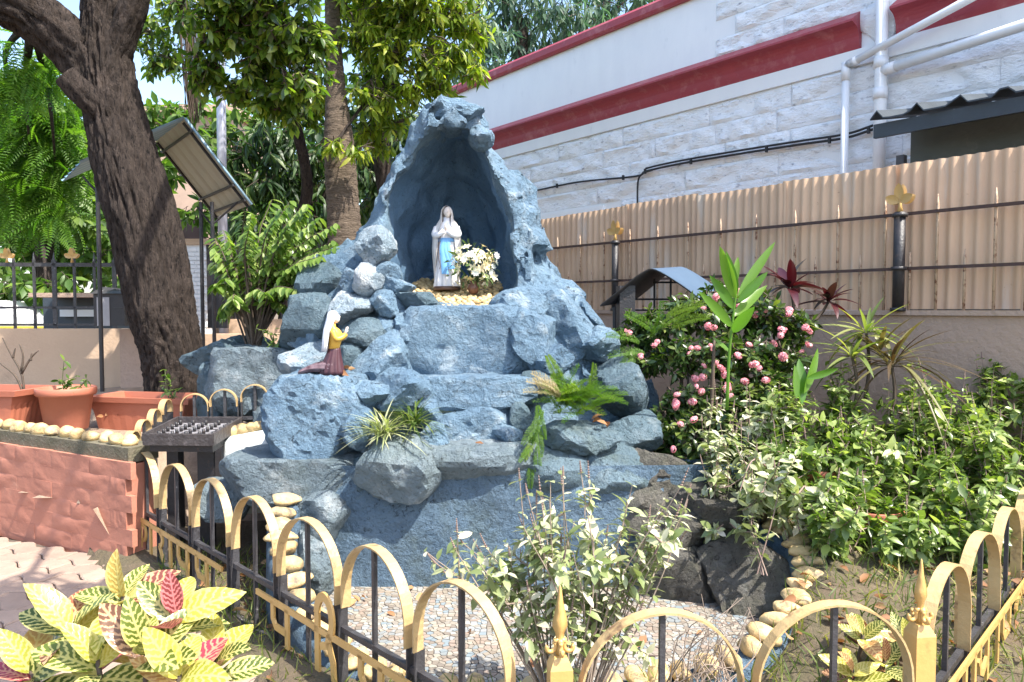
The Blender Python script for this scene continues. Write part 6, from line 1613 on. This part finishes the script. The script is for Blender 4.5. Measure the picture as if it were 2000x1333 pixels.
# ---- asparagus fern
M['fern'] = leafmat('feathery_fern', [(0, (0.08, 0.17, 0.015)), (.5, (0.12, 0.23, 0.02)), (1, (0.20, 0.28, 0.03))], .5, .45)
M['fern_dry'] = leafmat('dry_fern', [(0, (0.34, 0.27, 0.16)), (1, (0.44, 0.36, 0.22))], .7, .3)
def fern_frond(seed, n=24):
    r = np.random.default_rng(seed); Vs, Fs = [], []; o = 0
    def need(a, d, L, w_):
        nonlocal o
        s = norm(np.cross(d, [0, 0, 1])) * w_; Vs.append(np.array([a - s, a + s, a + d * L])); Fs.append((o, o + 1, o + 2)); o += 3
    for i in range(n):
        v = (i + 1) / (n + 1); z = .25 * v - .65 * v * v; q = np.array([0, v, z]); Ls = .19 * math.sin(math.pi * (.08 + .86 * v)) ** .7
        for sg in (-1, 1):
            sd = norm(np.array([sg, .75, -.1 + r.normal(0, .15)]))
            need(q, sd, Ls, .004)
            for k in range(9):
                qq = q + sd * Ls * (k + 1) / 10
                for s2 in (-1, 1): need(qq, norm(np.array([sg * .5 + s2 * .1, .3 + s2 * .8, r.normal(0, .5)])), .06 * (1 - .05 * k), .006)
    V = np.concatenate(Vs); return V, np.array(Fs), np.c_[np.full(len(V), .5), V[:, 1]]
ffm = [fern_frond(k) for k in range(3)]
fe = thing('asparagus_fern', 'feathery bright green fern in the stone pocket right of the steps', 'fern', P(1115, 800, 4.1))
fmes = [mdata('frond', f_[0], f_[1], M['fern'], False) for f_ in ffm]; fdry = [mdata('frond', f_[0], f_[1], M['fern_dry'], False) for f_ in ffm]
fc = P(1118, 785, 4.12)
for k in range(72):
    th = RNG.uniform(0, 6.28); el = RNG.uniform(.25, 1.45); d = np.array([math.cos(th) * math.cos(el) * 1.2, -abs(math.sin(th)) * math.cos(el), math.sin(el)])
    a = fc + np.array([RNG.normal(0, .05), RNG.normal(0, .03), RNG.normal(0, .03)]); X_, Y_, Z_ = frames(d[None], np.array([[RNG.normal(0, .5), -.5, .9]]))
    inst('frond', fmes[k % 3], fe, a, np.stack([X_[0], Y_[0], Z_[0]], 1), RNG.uniform(.11, .22))
for k, (x0, y0, x1, y1, L) in enumerate(((1060, 800, 1035, 860, .18), (1050, 790, 1060, 870, .18), (1045, 850, 1020, 910, .16), (1050, 870, 1050, 930, .15), (1040, 900, 1030, 960, .14), (1055, 820, 1030, 850, .16), (1048, 835, 1062, 900, .15), (1040, 870, 1018, 890, .12))):
    a = P(x0, y0, 3.95); e = P(x1, y1, 3.86); X_, Y_, Z_ = frames((e - a)[None], np.array([[RNG.normal(0, .4), -.7, .8]]))
    inst('frond', fmes[k % 3], fe, a, np.stack([X_[0], Y_[0], Z_[0]], 1), L)
for k, (x1, y1) in enumerate(((1040, 725), (1055, 715), (1030, 745), (1070, 740))):
    a = P(1095, 775, 4.0); e = P(x1, y1, 3.9); X_, Y_, Z_ = frames((e - a)[None], np.array([[0, -.7, .8]])); inst('frond', fdry[k % 3], fe, a, np.stack([X_[0], Y_[0], Z_[0]], 1), .2)
# small fern sprays at the upper left of the pink bush
f2 = thing('asparagus_fern', 'feathery fern sprays at the left edge of the pink flower bush', 'fern', P(1250, 720, 4.7))
for k, (x0, y0, x1, y1) in enumerate(((1290, 640, 1340, 600), (1270, 660, 1300, 615), (1250, 670, 1215, 650), (1260, 690, 1200, 680), (1240, 680, 1215, 720), (1300, 620, 1350, 590), (1280, 650, 1250, 620), (1310, 640, 1370, 610))):
    a = P(x0, y0, 4.45); e = P(x1, y1, 4.35); X_, Y_, Z_ = frames((e - a)[None], np.array([[RNG.normal(0, .3), -.8, .6]])); inst('frond', fmes[k % 3], f2, a, np.stack([X_[0], Y_[0], Z_[0]], 1), .22)

# ---- spider plants on the ledge
M['spider'] = leafmat('variegated_grass_blade', [(0, (0.20, 0.24, 0.09)), (.5, (0.40, 0.42, 0.24)), (1, (0.52, 0.50, 0.32))], .4, .3)
M['grass_dark'] = leafmat('dark_grass_blade', [(0, (0.035, 0.07, 0.015)), (.6, (0.08, 0.13, 0.025)), (1, (0.24, 0.26, 0.08))], .4, .3)
def tuft(name, label, c, n, L, W, material, seed, cat='plant', group=None, part='blade', up=(.35, 1.3)):
    o = thing(name, label, cat, c, group); r = np.random.default_rng(seed)
    ms = [mdata(part, *smooth_leaf(1, W / L, .3, k, 8, .55, .6)[:2], material, True) for k in (.35, .7, 1.0)]
    for i in range(n):
        th = r.uniform(0, 6.28); el = r.uniform(*up); d = np.array([math.cos(th) * math.cos(el), math.sin(th) * math.cos(el), math.sin(el)])
        X_, Y_, Z_ = frames(d[None], np.array([[0, 0, 1.0]])); inst(part, ms[int(r.integers(3))], o, np.asarray(c) + r.normal(0, .022, 3) * np.array([1, 1, .3]), np.stack([X_[0], Y_[0], Z_[0]], 1), L * r.uniform(.6, 1.15))
    return o
tuft('spider_plant', 'pale striped spider plant spilling over the stone ledge', P(752, 850, 3.92), 110, .20, .011, M['spider'], 71)
tuft('grass_clump', 'dark green grass clump beside the pale spider plant', P(808, 828, 4.0), 90, .19, .010, M['grass_dark'], 72)

# ---- bushy shrub left of the grotto with arching sprays
M['spray'] = leafmat('fresh_spray_leaf', [(0, (0.06, 0.12, 0.02)), (.4, (0.12, 0.20, 0.035)), (.8, (0.24, 0.32, 0.08)), (1, (0.36, 0.42, 0.16))], .35, .4, .6)
bsn = thing('spreading_shrub', 'spreading shrub with arching leafy sprays left of the grotto', 'shrub', P(497, 672, 5.15))
base_s = P(497, 676, 5.15); pos, D, Hh, S = [], [], [], []; b = MB()
sprays = [(690, 487), (640, 432), (600, 400), (560, 395), (655, 470), (610, 470), (590, 440), (530, 410), (480, 420), (440, 455), (420, 480), (425, 520), (450, 500), (600, 530), (570, 510), (620, 500), (540, 470), (500, 460), (460, 560), (470, 600), (580, 570), (560, 600), (520, 560), (440, 600), (540, 520), (490, 510), (575, 545), (610, 560), (425, 560), (600, 410), (520, 610), (480, 540)]
for (x, y) in sprays * 2:
    e = P(x + RNG.normal(0, 10), y + RNG.normal(0, 10), 5.15 + RNG.uniform(-.35, .35)); mid = base_s + (e - base_s) * .55 + np.array([-.04, 0, .16])
    pth = curve([base_s + RNG.normal(0, .02, 3), mid, e], 22); b.tube(pth, np.linspace(.009, .002, 22), 5, False)
    for i in range(8, 22):
        dd = norm(pth[min(i + 1, 21)] - pth[i - 1]); sdv = norm(np.cross(dd, [0, 0, 1]))
        for sg in (-1, 1):
            pos.append(pth[i]); D.append(sdv * sg * .8 + dd * .35 + np.array([0, 0, -.75]) + RNG.normal(0, .15, 3)); Hh.append(np.array([0, -.25, 1.0]) + sdv * sg * .4 + RNG.normal(0, .2, 3)); S.append(.085 * RNG.uniform(.7, 1.15))
b.build('stems', M['twig'], bsn, True)
foliage(bsn, ov, pos, D, Hh, S, M['spray'], 300)

# ---- crotons
def croton_mat():
    m, t, b = newmat('croton_leaf'); uv = N(t, 'ShaderNodeUVMap').outputs[0]; sx = N(t, 'ShaderNodeSeparateXYZ'); t.links.new(uv, sx.inputs[0])
    def mth(op, a, c=None, c2=None):
        n = N(t, 'ShaderNodeMath', operation=op)
        for i, v in enumerate((a, c, c2)):
            if v is None: continue
            if hasattr(v, 'links'): t.links.new(v, n.inputs[i])
            else: n.inputs[i].default_value = v
        return n.outputs[0]
    au = mth('ABSOLUTE', mth('SUBTRACT', sx.outputs[0], .5))
    nz = noise(t, uv, 9, 2)
    ph = mth('MULTIPLY_ADD', mth('SUBTRACT', sx.outputs[1], mth('MULTIPLY', au, .5)), 8.5, mth('MULTIPLY', nz, 1.3))
    vein = mth('ABSOLUTE', mth('SUBTRACT', mth('FRACT', ph), .5))
    veinm = ramp(t, vein, [(0.13, 1.0), (0.26, 0.0)]); mid = ramp(t, au, [(0.02, 1.0), (0.055, 0.0)]); edge = ramp(t, au, [(0.37, 0.0), (0.46, 1.0)])
    y = mth('MAXIMUM', mth('MAXIMUM', veinm, mid), edge)
    oi = N(t, 'ShaderNodeObjectInfo').outputs['Random']
    body = ramp(t, oi, [(0.0, (0.06, 0.10, 0.015)), (0.36, (0.12, 0.16, 0.02)), (0.42, (0.36, 0.36, 0.05)), (0.62, (0.54, 0.46, 0.08)), (0.68, (0.55, 0.30, 0.10)), (0.80, (0.30, 0.10, 0.05)), (0.86, (0.13, 0.06, 0.03)), (0.92, (0.36, 0.04, 0.08)), (1.0, (0.24, 0.05, 0.05))])
    vn = ramp(t, oi, [(0.0, (0.58, 0.55, 0.20)), (0.36, (0.62, 0.57, 0.18)), (0.64, (0.66, 0.58, 0.18)), (0.70, (0.66, 0.44, 0.18)), (0.88, (0.58, 0.32, 0.18)), (1.0, (0.70, 0.22, 0.22))])
    col = mixc(t, y, body, vn)
    t.links.new(col, b.inputs['Base Color']); b.inputs['Roughness'].default_value = .32; b.inputs['Specular IOR Level'].default_value = .6
    bump(t, b, y, .25, .01)
    tr = N(t, 'ShaderNodeBsdfTranslucent'); t.links.new(col, tr.inputs[0]); mx = N(t, 'ShaderNodeMixShader', i_0=.28)
    t.links.new(b.outputs[0], mx.inputs[1]); t.links.new(tr.outputs[0], mx.inputs[2]); t.links.new(mx.outputs[0], t.nodes['Material Output'].inputs[0])
    return m
M['croton'] = croton_mat()
crl = []
for k in range(5):
    V, F, U = smooth_leaf(1, .44 + .04 * (k % 3), .38, (.1, .35, .6, -.05, .45)[k], 13, 1.05, .72, wav=.012, twist=(0, .3, -.3, .15, -.15)[k]); crl.append(mdata('leaf', V, F, M['croton'], True, U))
def croton(label, stems, base, L, seed, group='crotons', nl=10):
    o = thing('croton_plant', label, 'plant', base, group); r = np.random.default_rng(seed); base = np.asarray(base)
    for (x, y, Y) in stems:
        c = P(x, y, Y); b = MB(); b.tube(curve([base + r.normal(0, .03, 3) * np.array([1, 1, 0]), base + (c - base) * .6 + np.array([0, 0, .02]), c], 9), np.linspace(.010, .006, 9), 7); b.build('stem', M['twig'], o, True)
        for i in range(nl):
            t_ = i / nl; th = i * 2.4 + r.normal(0, .25); el = .1 + 1.15 * t_ + r.normal(0, .15)
            d = np.array([math.cos(th) * math.cos(el), math.sin(th) * math.cos(el), math.sin(el)]); X_, Y_, Z_ = frames(d[None], np.array([[0, -.6, 1.0]]) + r.normal(0, .15, (1, 3)))
            inst('leaf', crl[int(r.integers(5))], o, c + np.array([0, 0, -.05 * (1 - t_)]), np.stack([X_[0], Y_[0], Z_[0]], 1), L * r.uniform(.75, 1.1) * (1 - .15 * t_))
    return o
croton('yellow, green and red veined croton in the left foreground', [(240, 1165, 1.95), (345, 1200, 1.85), (135, 1225, 1.9), (285, 1265, 1.75), (420, 1285, 1.85), (190, 1290, 1.8), (60, 1310, 1.85), (350, 1320, 1.7)], (-.95, 1.85, 0.0), .165, 5, nl=8)
croton('small green croton behind the front railing at right', [(1685, 1240, 2.75), (1730, 1290, 2.7), (1665, 1310, 2.65), (1770, 1250, 2.8)], (1.3, 2.75, .02), .13, 9, nl=8)

# ---- small pot plants, pothos, seedling
def sprig(name, label, base, tips, L, material, seed, nodes=5, n_ind=60, stem='stem_green', cat='plant'):
    o = thing(name, label, cat, base); shrub(o, np.array([base]), np.array(tips), ov, L, material, n_ind, nodes, .25, stem, .005, .2); return o
sprig('seedling', 'sunlit seedling with round pale leaves in the long planter', P(335, 810, 5.6), [P(322, 722, 5.6), P(318, 760, 5.6), P(345, 765, 5.6), P(330, 740, 5.6)], .075, M['spray'], 81, 6)
sprig('wilted_plant', 'wilted small plant in the round terracotta pot', P(132, 770, 5.25), [P(125, 705, 5.25), P(150, 735, 5.2), P(115, 745, 5.2), P(165, 745, 5.25)], .085, M['mid'], 82, 4)
tw = thing('bare_twigs', 'bare branching twigs in the planter at the left edge', 'plant', P(45, 770, 5.3)); b = MB()
for pts in ([(48, 775), (42, 730), (20, 690), (5, 660)], [(42, 730), (60, 700), (75, 685)], [(48, 775), (30, 735), (0, 710)], [(42, 725), (45, 695), (38, 672)], [(60, 705), (62, 690)], [(25, 700), (30, 680)]):
    b.tube(curve([P(x, y, 5.3) for x, y in pts], 8), np.linspace(.009, .004, 8), 6)
b.build('twigs', M['twig'], tw, True)
sprig('pothos', 'small pothos leaves by the stone curb beside the candle stand', P(500, 835, 5.15), [P(470, 800, 5.1), P(505, 780, 5.1), P(540, 825, 5.0), P(485, 815, 5.0), P(525, 835, 4.95)], .085, M['mid'], 83, 3)
sprig('weeds', 'low weeds at the foot of the spreading shrub', P(540, 680, 4.95), [P(x, RNG.uniform(640, 668), 4.9) for x in range(500, 640, 12)], .05, M['spray'], 84, 3)
# dead twigs near the basin rim
dt = thing('dead_twigs', 'tangle of dry pale twigs behind the front railing', 'plant', (.75, 2.7, 0.05)); b = MB()
for i in range(46):
    s_ = np.array([RNG.uniform(.55, .85), RNG.uniform(2.6, 2.8), .05]); e = P(RNG.uniform(1330, 1480), RNG.uniform(1160, 1320), RNG.uniform(2.6, 2.85)); b.tube(curve([s_, (s_ + e) / 2 + RNG.normal(0, .05, 3), e], 8), np.linspace(.003, .0012, 8), 4, False)
b.build('twigs', M['pale_twig'], dt, True)
# pots half hidden in the thicket
round_pot('terracotta pot half hidden in the middle of the basil thicket', P(1600, 985, 3.95), .11, .20, 'pots in the thicket')
round_pot('dark terracotta pot below the basil thicket by the right railing', P(1700, 1085, 3.85), .15, .26, 'pots in the thicket')
# grass and fallen leaves
M['grass'] = leafmat('ground_grass', [(0, (0.06, 0.10, 0.02)), (.6, (0.14, 0.18, 0.04)), (1, (0.34, 0.30, 0.10))], .5, .35)
n = 15000; xs = RNG.uniform(-2.0, 3.2, n); ys = RNG.uniform(2.2, 4.4, n)
keep = np.array([(not left_of_rail(x, y)) and not inpoly(x, y, floor_poly) and (x > .9 or x < -.75 or y < 2.8) and y > 2.25 + .08 * max(0, x) for x, y in zip(xs, ys)]); xs, ys = xs[keep], ys[keep]
pos = np.c_[xs, ys, [bank_z(x, y) - .005 for x, y in zip(xs, ys)]]; n = len(pos)
V, F, U, A = scatter(leaf_shape(1, .06, .3, .5), pos, rdir(n, 1.4), rdir(n), RNG.uniform(.04, .13, n))
gs = mesh('grass', V, F, M['grass'], None, True, U, A); tag(gs, 'thin grass and weeds on the earth inside the railing', 'grass', kind='stuff')
M['dry_leaf'] = leafmat('dry_brown_leaf', [(0, (0.20, 0.09, 0.04)), (.5, (0.32, 0.16, 0.07)), (1, (0.42, 0.27, 0.13))], .7, .2, tint=(1.1, .6, .8))
lp_ = []
for (x, y, Y) in [(945, 870, 4.0), (958, 873, 4.02), (970, 876, 4.0), (935, 868, 4.1), (893, 738, 4.45), (660, 728, 4.2), (672, 727, 4.2), (680, 725, 4.22), (668, 722, 4.22), (685, 722, 4.24), (1165, 826, 4.05), (1175, 822, 4.1), (1155, 824, 4.1), (1185, 828, 4.05)]: lp_.append(P(x, y, Y) + np.array([0, 0, .01]))
for _ in range(150):
    x, y = RNG.uniform(-1.7, -.7), RNG.uniform(2.9, 4.3)
    if not left_of_rail(x, y) and not inpoly(x, y, floor_poly): lp_.append(np.array([x, y, .03 + RNG.uniform(0, .03)]))
for _ in range(170):
    x, y = RNG.uniform(.9, 2.6), RNG.uniform(2.4, 3.4)
    if not inpoly(x, y, floor_poly): lp_.append(np.array([x, y, bank_z(x, y) + .03]))
for _ in range(14):
    x, y = RNG.uniform(-.7, .9), RNG.uniform(3.0, 3.95); lp_.append(np.array([x, y, .012]))
for (x, y) in ((685, 1163), (695, 1170), (705, 1165), (826, 1158)): q = PZ(x, y, .02); lp_.append(q)
for _ in range(90):
    lp_.append(np.array([RNG.uniform(-4.4, -2.5), RNG.uniform(5.5, 7.2), .70]))
pos = np.array(lp_); n = len(pos); d = rdir(n); d[:, 2] *= .25
V, F, U, A = scatter(leaf_shape(1, .45, .5, .3), pos, d, rdir(n, 1.5), RNG.uniform(.04, .085, n))
fl_ = mesh('fallen_leaves', V, F, M['dry_leaf'], None, True, U, A); tag(fl_, 'dry brown leaves fallen on the ledges and the ground', 'leaves', kind='stuff')
